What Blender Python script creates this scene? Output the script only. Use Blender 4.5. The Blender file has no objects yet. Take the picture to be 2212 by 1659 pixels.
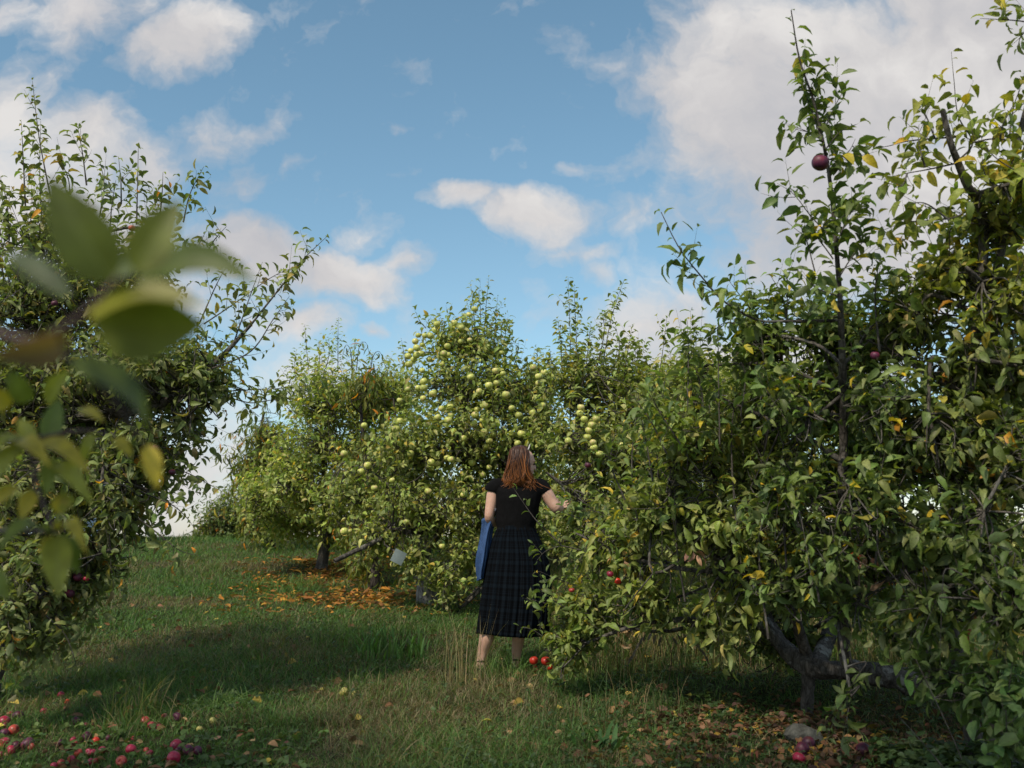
import bpy, math, random
import numpy as np
from mathutils import Vector, Matrix, noise as mnoise

# ------------------------------------------------------------------ camera
F_PX, CX, CY, HZ = 2150.0, 1106.0, 829.5, 1180.0     # the lens, seen as a picture 2212 px wide
PITCH = math.atan((HZ - CY) / F_PX)
CAM = np.array([0.0, 0.0, 1.5])
scn = bpy.context.scene
C = scn.collection
cd = bpy.data.cameras.new("camera")
cam = bpy.data.objects.new("camera", cd)
C.objects.link(cam)
cam.location = CAM
cam.rotation_euler = (math.pi / 2 + PITCH, 0, 0)
cd.sensor_width = 36.0
cd.lens = 36.0 * F_PX / 2212.0
cd.clip_start, cd.clip_end = 0.05, 3000
cd.dof.use_dof = True
cd.dof.focus_distance = 7.8
cd.dof.aperture_fstop = 3.2
scn.camera = cam
# ------------------------------------------------------------------ light
SUN_AZ, SUN_EL = math.radians(216), math.radians(47)   # where the sun stands (0 = ahead, clockwise): behind the camera and to its left
SKY_STRENGTH, SUN_STRENGTH = 0.148, 3.7
scn.view_settings.view_transform = 'Standard'
scn.view_settings.look = 'None'
scn.view_settings.gamma = 1
scn.view_settings.exposure = 0.0
sd = bpy.data.lights.new("sun", 'SUN')
sun = bpy.data.objects.new("sun", sd)
C.objects.link(sun)
sd.energy, sd.angle, sd.color = SUN_STRENGTH, math.radians(2.0), (1.0, 0.90, 0.74)
sdir = Vector((math.sin(SUN_AZ) * math.cos(SUN_EL), math.cos(SUN_AZ) * math.cos(SUN_EL), math.sin(SUN_EL)))
sun.rotation_euler = sdir.to_track_quat('Z', 'Y').to_euler()

def pix_dir(px, py):
    """direction in the world of a point of the photograph (2212 px wide)"""
    a, b = (px - CX) / F_PX, (CY - py) / F_PX
    c, s = math.cos(PITCH), math.sin(PITCH)
    return np.array([a, c - s * b, s + c * b])

def W(px, py, d):
    v = pix_dir(px, py)
    return CAM + v * (d / v[1])

class NT:
    """a small helper for node trees"""
    def __init__(s, nt):
        s.nt = nt
        nt.nodes.clear()
    def n(s, t, **kw):
        nd = s.nt.nodes.new(t)
        for k, v in kw.items():
            if k.startswith('i_'):
                key = k[2:]
                nd.inputs[int(key) if key.isdigit() else key].default_value = v
            else:
                setattr(nd, k, v)
        return nd
    def l(s, a, b):
        s.nt.links.new(a, b)
    def math(s, op, a, b=None, c=None, clamp=False):
        nd = s.nt.nodes.new('ShaderNodeMath')
        nd.operation, nd.use_clamp = op, clamp
        for i, v in enumerate((a, b, c)):
            if v is None:
                continue
            if isinstance(v, (int, float)):
                nd.inputs[i].default_value = v
            else:
                s.nt.links.new(v, nd.inputs[i])
        return nd.outputs[0]
    def mix(s, f, a, b, blend='MIX'):
        nd = s.nt.nodes.new('ShaderNodeMix')
        nd.data_type, nd.blend_type = 'RGBA', blend
        for i, v in ((0, f), (6, a), (7, b)):
            if isinstance(v, (int, float)):
                nd.inputs[i].default_value = v
            elif isinstance(v, tuple):
                nd.inputs[i].default_value = v if len(v) == 4 else (*v, 1)
            else:
                s.nt.links.new(v, nd.inputs[i])
        return nd.outputs[2]
    def ramp(s, f, stops):
        nd = s.nt.nodes.new('ShaderNodeValToRGB')
        el = nd.color_ramp.elements
        while len(el) < len(stops):
            el.new(0.5)
        for e, (p, c) in zip(el, stops):
            e.position = p
            e.color = (c, c, c, 1) if isinstance(c, (int, float)) else (*c, 1)
        s.nt.links.new(f, nd.inputs[0])
        return nd.outputs[0]

# ------------------------------------------------------------------ sky: Nishita air with clouds at their own bearings
world = bpy.data.worlds.new("World")
scn.world = world
world.use_nodes = True
N = NT(world.node_tree)
sky = N.n('ShaderNodeTexSky', sky_type='NISHITA', sun_disc=False, sun_elevation=SUN_EL, sun_rotation=SUN_AZ,
          air_density=1.0, dust_density=0.6, ozone_density=2.0)
tc = N.n('ShaderNodeTexCoord')
sep = N.n('ShaderNodeSeparateXYZ')
N.l(tc.outputs['Generated'], sep.inputs[0])
ysafe = N.math('MAXIMUM', N.math('ABSOLUTE', sep.outputs[1]), 0.12)
u = N.math('DIVIDE', sep.outputs[0], ysafe)
v = N.math('DIVIDE', sep.outputs[2], ysafe)
uv = N.n('ShaderNodeCombineXYZ')
N.l(u, uv.inputs[0]); N.l(v, uv.inputs[1])
wn = N.n('ShaderNodeTexNoise', i_Scale=7.0, i_Detail=5.0, i_Roughness=0.6)
N.l(uv.outputs[0], wn.inputs['Vector'])
wsub = N.n('ShaderNodeVectorMath', operation='MULTIPLY_ADD')
N.l(wn.outputs['Color'], wsub.inputs[0])
wsub.inputs[1].default_value = (0.13, 0.085, 0)
N.l(uv.outputs[0], wsub.inputs[2])
wof = N.n('ShaderNodeVectorMath', operation='SUBTRACT')
N.l(wsub.outputs[0], wof.inputs[0]); wof.inputs[1].default_value = (0.065, 0.0425, 0)
CLOUDS = [  # px, py, rx, ry, degrees, weight
    (400, 85, 190, 110, 20, 1.5), (490, 40, 90, 40, 45, .7), (185, 15, 190, 95, 0, 1.0), (160, 80, 90, 60, 0, .6), (0, 20, 60, 60, 0, .8),
    (20, 240, 170, 150, 0, 1.15), (150, 310, 220, 130, -12, 1.2), (320, 360, 150, 90, -15, .95), (60, 480, 420, 240, 0, 1.25),
    (450, 290, 130, 85, 10, .75), (575, 265, 130, 45, 20, .62), (640, 350, 70, 50, 40, .55), (480, 390, 170, 70, 10, .68), (455, 440, 90, 90, 0, .5),
    (540, 540, 190, 90, -12, 1.45), (710, 590, 190, 80, -12, 1.4), (860, 570, 70, 45, 20, .75), (400, 640, 300, 130, 0, .9),
    (645, 700, 130, 60, 12, 1.1), (775, 722, 50, 28, 0, .9), (100, 900, 500, 250, 0, 1.0), (420, 1060, 260, 200, 0, 1.0),
    (1010, 430, 120, 50, -8, .95), (1160, 460, 165, 80, 0, 1.4), (1180, 505, 110, 55, 0, 1.0), (1235, 545, 120, 42, 5, .8), (1275, 590, 60, 45, 0, .75),
    (845, 262, 60, 20, 12, .55), (1250, 355, 50, 20, 25, .5), (770, 505, 80, 40, 0, .45), (1130, 350, 40, 20, 0, .4), (900, 360, 90, 40, 10, .36),
    (1790, 190, 520, 330, -8, 1.6), (1900, 420, 500, 340, 0, 1.5), (1560, 150, 190, 170, 20, .95), (1640, 560, 230, 130, 0, .95), (2150, 80, 500, 400, 0, 1.5),
    (1370, 340, 120, 50, 15, .42), (1360, 460, 110, 60, 5, .6), (1330, 140, 110, 30, 30, .30), (1450, 700, 320, 110, 0, 1.0), (1620, 800, 500, 140, 0, 1.2), (1250, 690, 130, 45, 0, .55),
    (700, 820, 400, 120, 0, .5),
]
dens = None
for (px, py, rx, ry, deg, wt) in CLOUDS:
    d0 = pix_dir(px, py)
    c0 = (d0[0] / d0[1], d0[2] / d0[1])
    m = N.n('ShaderNodeMapping', vector_type='TEXTURE')
    m.inputs['Location'].default_value = (c0[0], c0[1], 0)
    m.inputs['Rotation'].default_value = (0, 0, math.radians(deg))
    m.inputs['Scale'].default_value = (rx / F_PX * 1.02, ry / F_PX * 1.05, 1)
    N.l(wof.outputs[0], m.inputs['Vector'])
    g = N.n('ShaderNodeTexGradient', gradient_type='SPHERICAL')
    N.l(m.outputs[0], g.inputs[0])
    s_ = N.math('MULTIPLY', N.math('POWER', g.outputs['Fac'], 0.6), wt)
    dens = s_ if dens is None else N.math('SMOOTH_MAX', dens, s_, 0.12)
gn = N.n('ShaderNodeTexNoise', i_Scale=2.2, i_Detail=4.0)           # the rest of the sky, away from the view
N.l(tc.outputs['Generated'], gn.inputs['Vector'])
rest = N.math('MULTIPLY', N.math('SUBTRACT', gn.outputs['Fac'], 0.38), 3.0)
infront = N.math('MULTIPLY', N.math('GREATER_THAN', sep.outputs[1], 0.12),
                 N.math('LESS_THAN', N.math('MAXIMUM', N.math('ABSOLUTE', u), v), 0.8))
dens = N.math('ADD', N.math('MULTIPLY', dens, infront), N.math('MULTIPLY', rest, N.math('SUBTRACT', 1.0, infront)))
fn = N.n('ShaderNodeTexNoise', i_Scale=11.0, i_Detail=10.0, i_Roughness=0.60)
N.l(wof.outputs[0], fn.inputs['Vector'])
fn2 = N.n('ShaderNodeTexNoise', i_Scale=4.0, i_Detail=3.0, i_Roughness=0.5)
N.l(wof.outputs[0], fn2.inputs['Vector'])
d1 = N.math('ADD', dens, N.math('MULTIPLY', N.math('SUBTRACT', fn.outputs['Fac'], 0.53), 2.3))
cov = N.ramp(N.math('MULTIPLY', d1, 0.7), [(0.10, 0.0), (0.29, 0.32), (0.50, 0.82), (0.70, 1.0)])
shade = N.math('ADD', N.math('MULTIPLY', fn2.outputs['Fac'], 0.6), N.math('MULTIPLY', fn.outputs['Fac'], 0.4))
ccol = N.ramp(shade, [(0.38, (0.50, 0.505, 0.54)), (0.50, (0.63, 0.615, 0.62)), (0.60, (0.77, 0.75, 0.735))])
bl = N.ramp(N.math('MULTIPLY', v, 1.6), [(0.0, (0.42, 0.55, 0.70)), (0.35, (0.30, 0.46, 0.62)), (0.7, (0.19, 0.36, 0.54)), (1.0, (0.125, 0.30, 0.48))])
nish = N.n('ShaderNodeBackground'); nish.inputs['Strength'].default_value = SKY_STRENGTH
N.l(sky.outputs[0], nish.inputs['Color'])
hs = N.n('ShaderNodeHueSaturation', i_Saturation=1.0, i_Hue=0.478)
N.l(sky.outputs[0], hs.inputs['Color'])
skylin = N.mix(1.0, hs.outputs[0], (SKY_STRENGTH,) * 3, 'MULTIPLY')
dt = N.n('ShaderNodeVectorMath', operation='DOT_PRODUCT')      # clouds on the sun's side brightened further, as added fill for the shadows
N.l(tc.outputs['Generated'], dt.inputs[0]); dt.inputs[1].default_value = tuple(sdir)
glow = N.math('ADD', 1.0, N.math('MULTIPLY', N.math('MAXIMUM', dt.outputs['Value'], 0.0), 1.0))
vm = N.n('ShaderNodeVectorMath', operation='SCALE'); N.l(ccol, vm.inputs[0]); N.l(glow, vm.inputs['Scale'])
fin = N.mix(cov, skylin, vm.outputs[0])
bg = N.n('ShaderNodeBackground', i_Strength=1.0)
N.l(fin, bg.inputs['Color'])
wo = N.n('ShaderNodeOutputWorld')
N.l(bg.outputs[0], wo.inputs[0])
for nd in (nish,):
    world.node_tree.nodes.remove(nd)

# ------------------------------------------------------------------ helpers
def gz(x, y):
    """height of the ground"""
    x = np.asarray(x, float); y = np.asarray(y, float)
    a = 0.068 * y + 0.0009 * y * y
    t = np.clip(y - 17, 0, None)
    b = 1.416 + 0.0986 * t - 0.0105 * t * t
    b = np.where(t > 12, 1.416 + 0.0986 * 12 - 0.0105 * 144 - 0.1534 * (t - 12), b)
    b = np.maximum(b, -6.0)
    z = np.where(y < 17, np.where(y < -20, -1.0, a), b)
    return z + 0.025 * np.sin(1.3 * x + 0.7 * y) * np.cos(0.9 * y - 0.5 * x) + 0.05 * np.sin(0.37 * x + 1.0) * np.sin(0.31 * y)

def G(px, py):
    """the point of the ground seen at a pixel"""
    v = pix_dir(px, py)
    lo = 3.0
    for k in range(4000):
        p = CAM + v * (lo / v[1])
        if p[2] <= gz(p[0], p[1]):
            break
        lo += 0.01
    return CAM + v * (lo / v[1])

def tag(o, label=None, cat=None, group=None, kind=None):
    if label: o['label'] = label
    if cat: o['category'] = cat
    if group: o['group'] = group
    if kind: o['kind'] = kind
    return o

def empty(name, loc, label, cat, group=None):
    o = bpy.data.objects.new(name, None)
    o.empty_display_size = 0.1
    C.objects.link(o)
    o.location = tuple(float(q) for q in loc)
    return tag(o, label, cat, group)

def mesh_np(name, V, faces_list, mat, parent=None, smooth=True, col=None, lc=None, origin=None):
    """faces_list: list of (n,k) index arrays. One object."""
    V = np.asarray(V, np.float32)
    org = np.zeros(3) if origin is None else np.asarray(origin, float)
    if parent is not None and origin is None:
        org = np.array(parent.matrix_basis.translation)
    V = V - org.astype(np.float32)
    me = bpy.data.meshes.new(name)
    me.vertices.add(len(V)); me.vertices.foreach_set("co", V.ravel())
    fl = [np.asarray(f, np.int32) for f in faces_list if len(f)]
    loops = np.concatenate([f.ravel() for f in fl])
    sizes = np.concatenate([np.full(len(f), f.shape[1], np.int32) for f in fl])
    starts = np.concatenate([[0], np.cumsum(sizes)[:-1]]).astype(np.int32)
    me.loops.add(len(loops)); me.loops.foreach_set("vertex_index", loops)
    me.polygons.add(len(sizes)); me.polygons.foreach_set("loop_start", starts)
    me.polygons.foreach_set("use_smooth", np.full(len(sizes), smooth, bool))
    if col is not None:
        a = me.attributes.new("Col", 'FLOAT_COLOR', 'POINT')
        c4 = np.ones((len(V), 4), np.float32); c4[:, :3] = col
        a.data.foreach_set("color", c4.ravel())
    if lc is not None:
        a = me.attributes.new("lc", 'FLOAT_VECTOR', 'POINT')
        a.data.foreach_set("vector", np.asarray(lc, np.float32).ravel())
    me.update(calc_edges=True)
    me.materials.append(mat)
    o = bpy.data.objects.new(name, me)
    C.objects.link(o)
    if parent is not None:
        o.parent = parent
        if origin is not None:
            o.location = tuple(float(q) for q in (org - np.array(parent.matrix_basis.translation)))
    else:
        o.location = tuple(float(q) for q in org)
    return o

def nrm(a):
    return a / np.maximum(np.linalg.norm(a, axis=-1, keepdims=True), 1e-9)

def tubes(P, R, S=5, bump=0.0, cap=False):
    """P (N,K,3) polylines, R (N,K) radii -> verts, quads"""
    P = np.asarray(P, float); R = np.asarray(R, float)
    n, K, _ = P.shape
    T = nrm(np.gradient(P, axis=1))
    ref = np.array([0.31, 0.22, 0.05])
    A = nrm(np.cross(T, ref + 0 * T)); B = np.cross(T, A)
    ang = np.linspace(0, 2 * math.pi, S, endpoint=False)
    rr = R[:, :, None] * np.ones(S)
    if bump:
        for i in range(n):
            for k in range(K):
                for s in range(S):
                    q = P[i, k] * 6.0 + np.array([math.cos(ang[s]), math.sin(ang[s]), 0]) * 1.1
                    rr[i, k, s] *= 1 + bump * (mnoise.noise(Vector(q)) + 0.8 * mnoise.noise(Vector(q * 2.7)) + .4 * mnoise.noise(Vector(q * 6.5)))
    V = P[:, :, None, :] + rr[..., None] * (A[:, :, None, :] * np.cos(ang)[:, None] + B[:, :, None, :] * np.sin(ang)[:, None])
    idx = np.arange(n * K * S).reshape(n, K, S)
    a, b = idx[:, :-1], idx[:, 1:]
    q = np.stack([a, np.roll(a, -1, 2), np.roll(b, -1, 2), b], -1).reshape(-1, 4)
    V = V.reshape(-1, 3)
    if cap:
        e = np.concatenate([idx[:, -1][:, ::1], idx[:, 0][:, ::-1]]).reshape(-1, S)
        return V, [q, e]
    return V, [q]

def join(parts):
    Vs, fs, off = [], [], 0
    for V, fl in parts:
        Vs.append(V)
        for f in fl:
            fs.append(np.asarray(f) + off)
        off += len(V)
    return np.concatenate(Vs), fs

def resample(pts, K):
    """smooth curve through points (n,3+) -> K samples"""
    pts = np.asarray(pts, float)
    n = len(pts)
    if n == 2:
        return pts[0] + (pts[1] - pts[0]) * np.linspace(0, 1, K)[:, None]
    ext = np.vstack([2 * pts[0] - pts[1], pts, 2 * pts[-1] - pts[-2]])
    t = np.linspace(0, n - 1 - 1e-6, K)
    i = t.astype(int); f = (t - i)[:, None]
    p0, p1, p2, p3 = ext[i], ext[i + 1], ext[i + 2], ext[i + 3]
    return 0.5 * (2 * p1 + (p2 - p0) * f + (2 * p0 - 5 * p1 + 4 * p2 - p3) * f ** 2 + (3 * p1 - p0 - 3 * p2 + p3) * f ** 3)

# ------------------------------------------------------------------ materials
def new_mat(name):
    m = bpy.data.materials.new(name)
    m.use_nodes = True
    return m, NT(m.node_tree)

def simple(name, color, rough=0.8, spec=0.3, noise=0.0, nscale=20.0, bump=0.0, bscale=60.0, metallic=0.0):
    m, n = new_mat(name)
    p = n.n('ShaderNodeBsdfPrincipled'); p.inputs['Roughness'].default_value = rough
    p.inputs['Specular IOR Level'].default_value = spec; p.inputs['Metallic'].default_value = metallic
    o = n.n('ShaderNodeOutputMaterial'); n.l(p.outputs[0], o.inputs[0])
    t = n.n('ShaderNodeTexCoord')
    if noise:
        a = n.n('ShaderNodeTexNoise', i_Scale=nscale, i_Detail=6.0, i_Roughness=0.6)
        n.l(t.outputs['Object'], a.inputs['Vector'])
        lo = tuple(c * (1 - noise) for c in color); hi = tuple(min(1, c * (1 + noise)) for c in color)
        n.l(n.ramp(a.outputs['Fac'], [(0.3, lo), (0.7, hi)]), p.inputs['Base Color'])
    else:
        p.inputs['Base Color'].default_value = (*color, 1)
    if bump:
        b = n.n('ShaderNodeTexNoise', i_Scale=bscale, i_Detail=5.0)
        n.l(t.outputs['Object'], b.inputs['Vector'])
        bm = n.n('ShaderNodeBump', i_Strength=bump, i_Distance=0.01)
        n.l(b.outputs['Fac'], bm.inputs['Height']); n.l(bm.outputs[0], p.inputs['Normal'])
    return m

def leaf_mat(name, trans=0.28, rough=0.5, under=(0.13, 0.155, 0.085), under_f=0.45, spots=0.0, vein=0.35, spec=0.35):
    m, n = new_mat(name)
    at = n.n('ShaderNodeAttribute', attribute_name='Col')
    lc = n.n('ShaderNodeAttribute', attribute_name='lc')
    t = n.n('ShaderNodeTexCoord')
    ns = n.n('ShaderNodeTexNoise', i_Scale=55.0, i_Detail=4.0)
    n.l(t.outputs['Object'], ns.inputs['Vector'])
    col = n.mix(1.0, at.outputs['Color'], n.ramp(ns.outputs['Fac'], [(0.25, 0.72), (0.75, 1.28)]), 'MULTIPLY')
    sp = n.n('ShaderNodeSeparateXYZ'); n.l(lc.outputs['Vector'], sp.inputs[0])
    mid = n.math('SUBTRACT', 1.0, n.math('MULTIPLY', n.math('ABSOLUTE', sp.outputs[0]), 9.0), clamp=True)
    side = n.math('SINE', n.math('MULTIPLY', n.math('SUBTRACT', sp.outputs[1], n.math('MULTIPLY', n.math('ABSOLUTE', sp.outputs[0]), 0.28)), 52.0))
    side = n.math('MULTIPLY', n.math('SUBTRACT', side, 0.8, clamp=True), 2.0)
    vn = n.math('MULTIPLY', n.math('MAXIMUM', mid, side), vein)
    col = n.mix(vn, col, (0.20, 0.23, 0.09))
    if spots:
        s2 = n.n('ShaderNodeTexNoise', i_Scale=130.0, i_Detail=3.0)
        n.l(t.outputs['Object'], s2.inputs['Vector'])
        col = n.mix(n.math('MULTIPLY', n.ramp(s2.outputs['Fac'], [(0.60, 0.0), (0.66, 1.0)]), spots), col, (0.045, 0.022, 0.01))
    ge = n.n('ShaderNodeNewGeometry')
    cu = n.mix(n.math('MULTIPLY', ge.outputs['Backfacing'], under_f), col, under)
    p = n.n('ShaderNodeBsdfPrincipled'); p.inputs['Roughness'].default_value = rough
    p.inputs['Specular IOR Level'].default_value = spec
    n.l(cu, p.inputs['Base Color'])
    tr = n.n('ShaderNodeBsdfTranslucent')
    n.l(n.mix(1.0, col, (1.7, 1.8, 0.7), 'MULTIPLY'), tr.inputs[0])
    mx = n.n('ShaderNodeMixShader', i_Fac=trans)
    n.l(p.outputs[0], mx.inputs[1]); n.l(tr.outputs[0], mx.inputs[2])
    bm = n.n('ShaderNodeBump', i_Strength=0.35, i_Distance=0.002)
    n.l(vn, bm.inputs['Height']); n.l(bm.outputs[0], p.inputs['Normal'])
    o = n.n('ShaderNodeOutputMaterial'); n.l(mx.outputs[0], o.inputs[0])
    return m

def bark_mat(name, c1, c2, scale=9.0, lichen=0.0):
    m, n = new_mat(name)
    t = n.n('ShaderNodeTexCoord')
    mp = n.n('ShaderNodeMapping'); mp.inputs['Scale'].default_value = (1, 1, 0.35)
    n.l(t.outputs['Object'], mp.inputs[0])
    a = n.n('ShaderNodeTexNoise', i_Scale=scale * 2.5, i_Detail=8.0, i_Roughness=0.7)
    n.l(mp.outputs[0], a.inputs['Vector'])
    vo = n.n('ShaderNodeTexVoronoi', feature='DISTANCE_TO_EDGE', i_Scale=scale * 3.2)
    n.l(mp.outputs[0], vo.inputs['Vector'])
    cr = n.ramp(vo.outputs['Distance'], [(0.0, 0.55), (0.12, 1.0)])
    col = n.mix(1.0, n.ramp(a.outputs['Fac'], [(0.32, c1), (0.68, c2)]), cr, 'MULTIPLY')
    if lichen:
        li = n.n('ShaderNodeTexNoise', i_Scale=7.0, i_Detail=6.0, i_Roughness=0.7)
        n.l(t.outputs['Object'], li.inputs['Vector'])
        col = n.mix(n.math('MULTIPLY', n.ramp(li.outputs['Fac'], [(0.55, 0.0), (0.62, 1.0)]), lichen), col, (0.30, 0.31, 0.29))
    p = n.n('ShaderNodeBsdfPrincipled', i_Roughness=0.85)
    p.inputs['Specular IOR Level'].default_value = 0.2
    n.l(col, p.inputs['Base Color'])
    bm = n.n('ShaderNodeBump', i_Strength=0.9, i_Distance=0.012)
    hh = n.math('ADD', a.outputs['Fac'], n.math('MULTIPLY', vo.outputs['Distance'], 1.5))
    n.l(hh, bm.inputs['Height']); n.l(bm.outputs[0], p.inputs['Normal'])
    o = n.n('ShaderNodeOutputMaterial'); n.l(p.outputs[0], o.inputs[0])
    return m

M_LEAF = leaf_mat('apple_leaf', trans=0.30, spots=.4)
M_LEAF_SPOT = leaf_mat('spotted_leaf', trans=0.33, spots=0.6)
M_LEAF_NARROW = leaf_mat('narrow_leaf', trans=0.33, vein=0.2, under_f=0.2)
M_LEAF_CLOSE = leaf_mat('close_leaf', trans=0.36, rough=0.45, under=(0.16, 0.18, 0.07), under_f=0.3, vein=0.4)
M_DEAD = leaf_mat('dead_leaf', trans=0.12, rough=0.75, under=(0.16, 0.10, 0.06), under_f=0.3, vein=0.2, spec=0.15)
M_GRASS = leaf_mat('grass_blade', trans=0.3, rough=0.6, under_f=0.0, vein=0.0, spec=0.2)
M_BARK = bark_mat('apple_bark', (0.035, 0.030, 0.026), (0.15, 0.135, 0.12), lichen=0.25)
M_BARK_OLD = bark_mat('old_bark', (0.028, 0.025, 0.022), (0.15, 0.14, 0.13), scale=11, lichen=0.7)
M_BARK_PALE = bark_mat('weathered_bark', (0.07, 0.065, 0.06), (0.36, 0.345, 0.33), scale=8, lichen=0.8)
M_BARK_DARK = bark_mat('dark_bark', (0.025, 0.02, 0.018), (0.09, 0.075, 0.065))
# ------------------------------------------------------------------ leaves, twigs and trees
GREEN = [(.34, (.062, .092, .030)), (.30, (.082, .112, .034)), (.20, (.050, .078, .030)), (.10, (.105, .125, .055)), (.04, (.17, .15, .03)), (.02, (.24, .13, .02))]
OLIVE = [(.34, (.064, .088, .036)), (.32, (.080, .104, .044)), (.22, (.049, .070, .030)), (.06, (.095, .085, .045)), (.02, (.14, .12, .04)), (.008, (.26, .13, .02))]
LIGHT = [(.34, (.10, .135, .040)), (.30, (.12, .15, .055)), (.22, (.078, .115, .034)), (.10, (.15, .165, .07)), (.04, (.21, .18, .04))]
YELLOWISH = [(.34, (.115, .14, .030)), (.28, (.085, .115, .028)), (.13, (.15, .16, .030)), (.06, (.25, .20, .025)), (.08, (.055, .085, .028))]
DEEP = [(.36, (.050, .082, .028)), (.30, (.066, .100, .030)), (.22, (.040, .066, .026)), (.08, (.09, .12, .05)), (.04, (.22, .18, .02))]
PEACH = [(.45, (.060, .085, .022)), (.32, (.085, .105, .024)), (.14, (.13, .12, .02)), (.045, (.26, .11, .015))]
LITTER = [(.36, (.17, .085, .045)), (.24, (.11, .060, .040)), (.2, (.22, .13, .07)), (.10, (.30, .19, .035)), (.10, (.09, .05, .045))]
ORANGE = [(.4, (.38, .17, .03)), (.3, (.27, .11, .03)), (.15, (.42, .25, .05)), (.15, (.14, .07, .03))]

def pick(rng, pal, n, jit=0.18):
    w = np.array([p[0] for p in pal]); c = np.array([p[1] for p in pal])
    k = rng.choice(len(pal), n, p=w / w.sum())
    return c[k] * (1 + jit * rng.standard_normal((n, 1))).clip(.5, 1.6) * (1 + 0.06 * rng.standard_normal((n, 3)))

def leaves_geo(rng, P, D, Nr, L, Wd, fold=0.35, bend=0.35, st=(.22, .52, .82), hw=(.40, .50, .27), twist=0.45):
    """P base, D direction, Nr upper normal, L length, Wd width, all (n,..) -> verts, faces, lc"""
    n = len(P)
    D = nrm(D); S = nrm(np.cross(D, Nr)); U = np.cross(S, D)
    L = np.broadcast_to(L, (n,))[:, None]; Wd = np.broadcast_to(Wd, (n,))[:, None]
    be = (bend * (0.2 + rng.random((n, 1)) * 1.6)); fo = fold * (0.4 + rng.random((n, 1)) * 1.2)
    tw = twist * rng.standard_normal((n, 1))
    m = len(st)
    V = np.zeros((n, 3 * m + 2, 3)); LC = np.zeros((n, 3 * m + 2, 3))
    V[:, 0] = P
    def spine(t):
        return P + D * L * (t - be * 0.35 * t ** 3) - U * L * be * t * t
    for i, (t, h) in enumerate(zip(st, hw)):
        c = spine(t)
        S2 = nrm(S + U * tw * t)
        U2 = nrm(U + D * be * t * 1.2)
        w = Wd * h
        V[:, 1 + 3 * i] = c - S2 * w + U2 * w * fo
        V[:, 2 + 3 * i] = c
        V[:, 3 + 3 * i] = c + S2 * w + U2 * w * fo
        LC[:, 1 + 3 * i, 0], LC[:, 3 + 3 * i, 0] = -1, 1
        LC[:, 1 + 3 * i:4 + 3 * i, 1] = t
    V[:, -1] = spine(1.0); LC[:, -1, 1] = 1
    LC[:, :, 2] = rng.random((n, 1))
    off = (np.arange(n) * (3 * m + 2))[:, None]
    tri = [[0, 2, 1], [0, 3, 2], [3 * m - 2, 3 * m - 1, 3 * m + 1], [3 * m - 1, 3 * m, 3 * m + 1]]
    quad = []
    for i in range(m - 1):
        a = 1 + 3 * i
        quad += [[a, a + 1, a + 4, a + 3], [a + 1, a + 2, a + 5, a + 4]]
    T = (np.array(tri)[None] + off[:, None]).reshape(-1, 3)
    fl = [T]
    if quad:
        fl.append((np.array(quad)[None] + off[:, None]).reshape(-1, 4))
    return V.reshape(-1, 3), fl, LC.reshape(-1, 3), 3 * m + 2

def leaf_dirs(rng, T, k, grav=0.25, spread=1.0, up=0.0):
    """directions for leaves on twig tangents T, spiral index k"""
    ref = np.array([0.2, 0.31, 0.93])
    A = nrm(np.cross(T, ref + 0 * T)); B = np.cross(T, A)
    a = k * 2.39996 + rng.normal(0, .35, len(T))
    R = A * np.cos(a)[:, None] + B * np.sin(a)[:, None]
    D = nrm(R * spread + 0.25 * rng.standard_normal(T.shape) + T * (0.55 + 0.30 * rng.standard_normal((len(T), 1))))
    D[:, 2] += up - grav * (0.5 + rng.random(len(T)))
    D = nrm(D)
    Nn = np.array([0, 0, 0.9]) + 0.5 * T + 0.60 * rng.standard_normal(T.shape)
    Nn = nrm(Nn - D * (Nn * D).sum(-1, keepdims=True))
    return D, Nn

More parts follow.
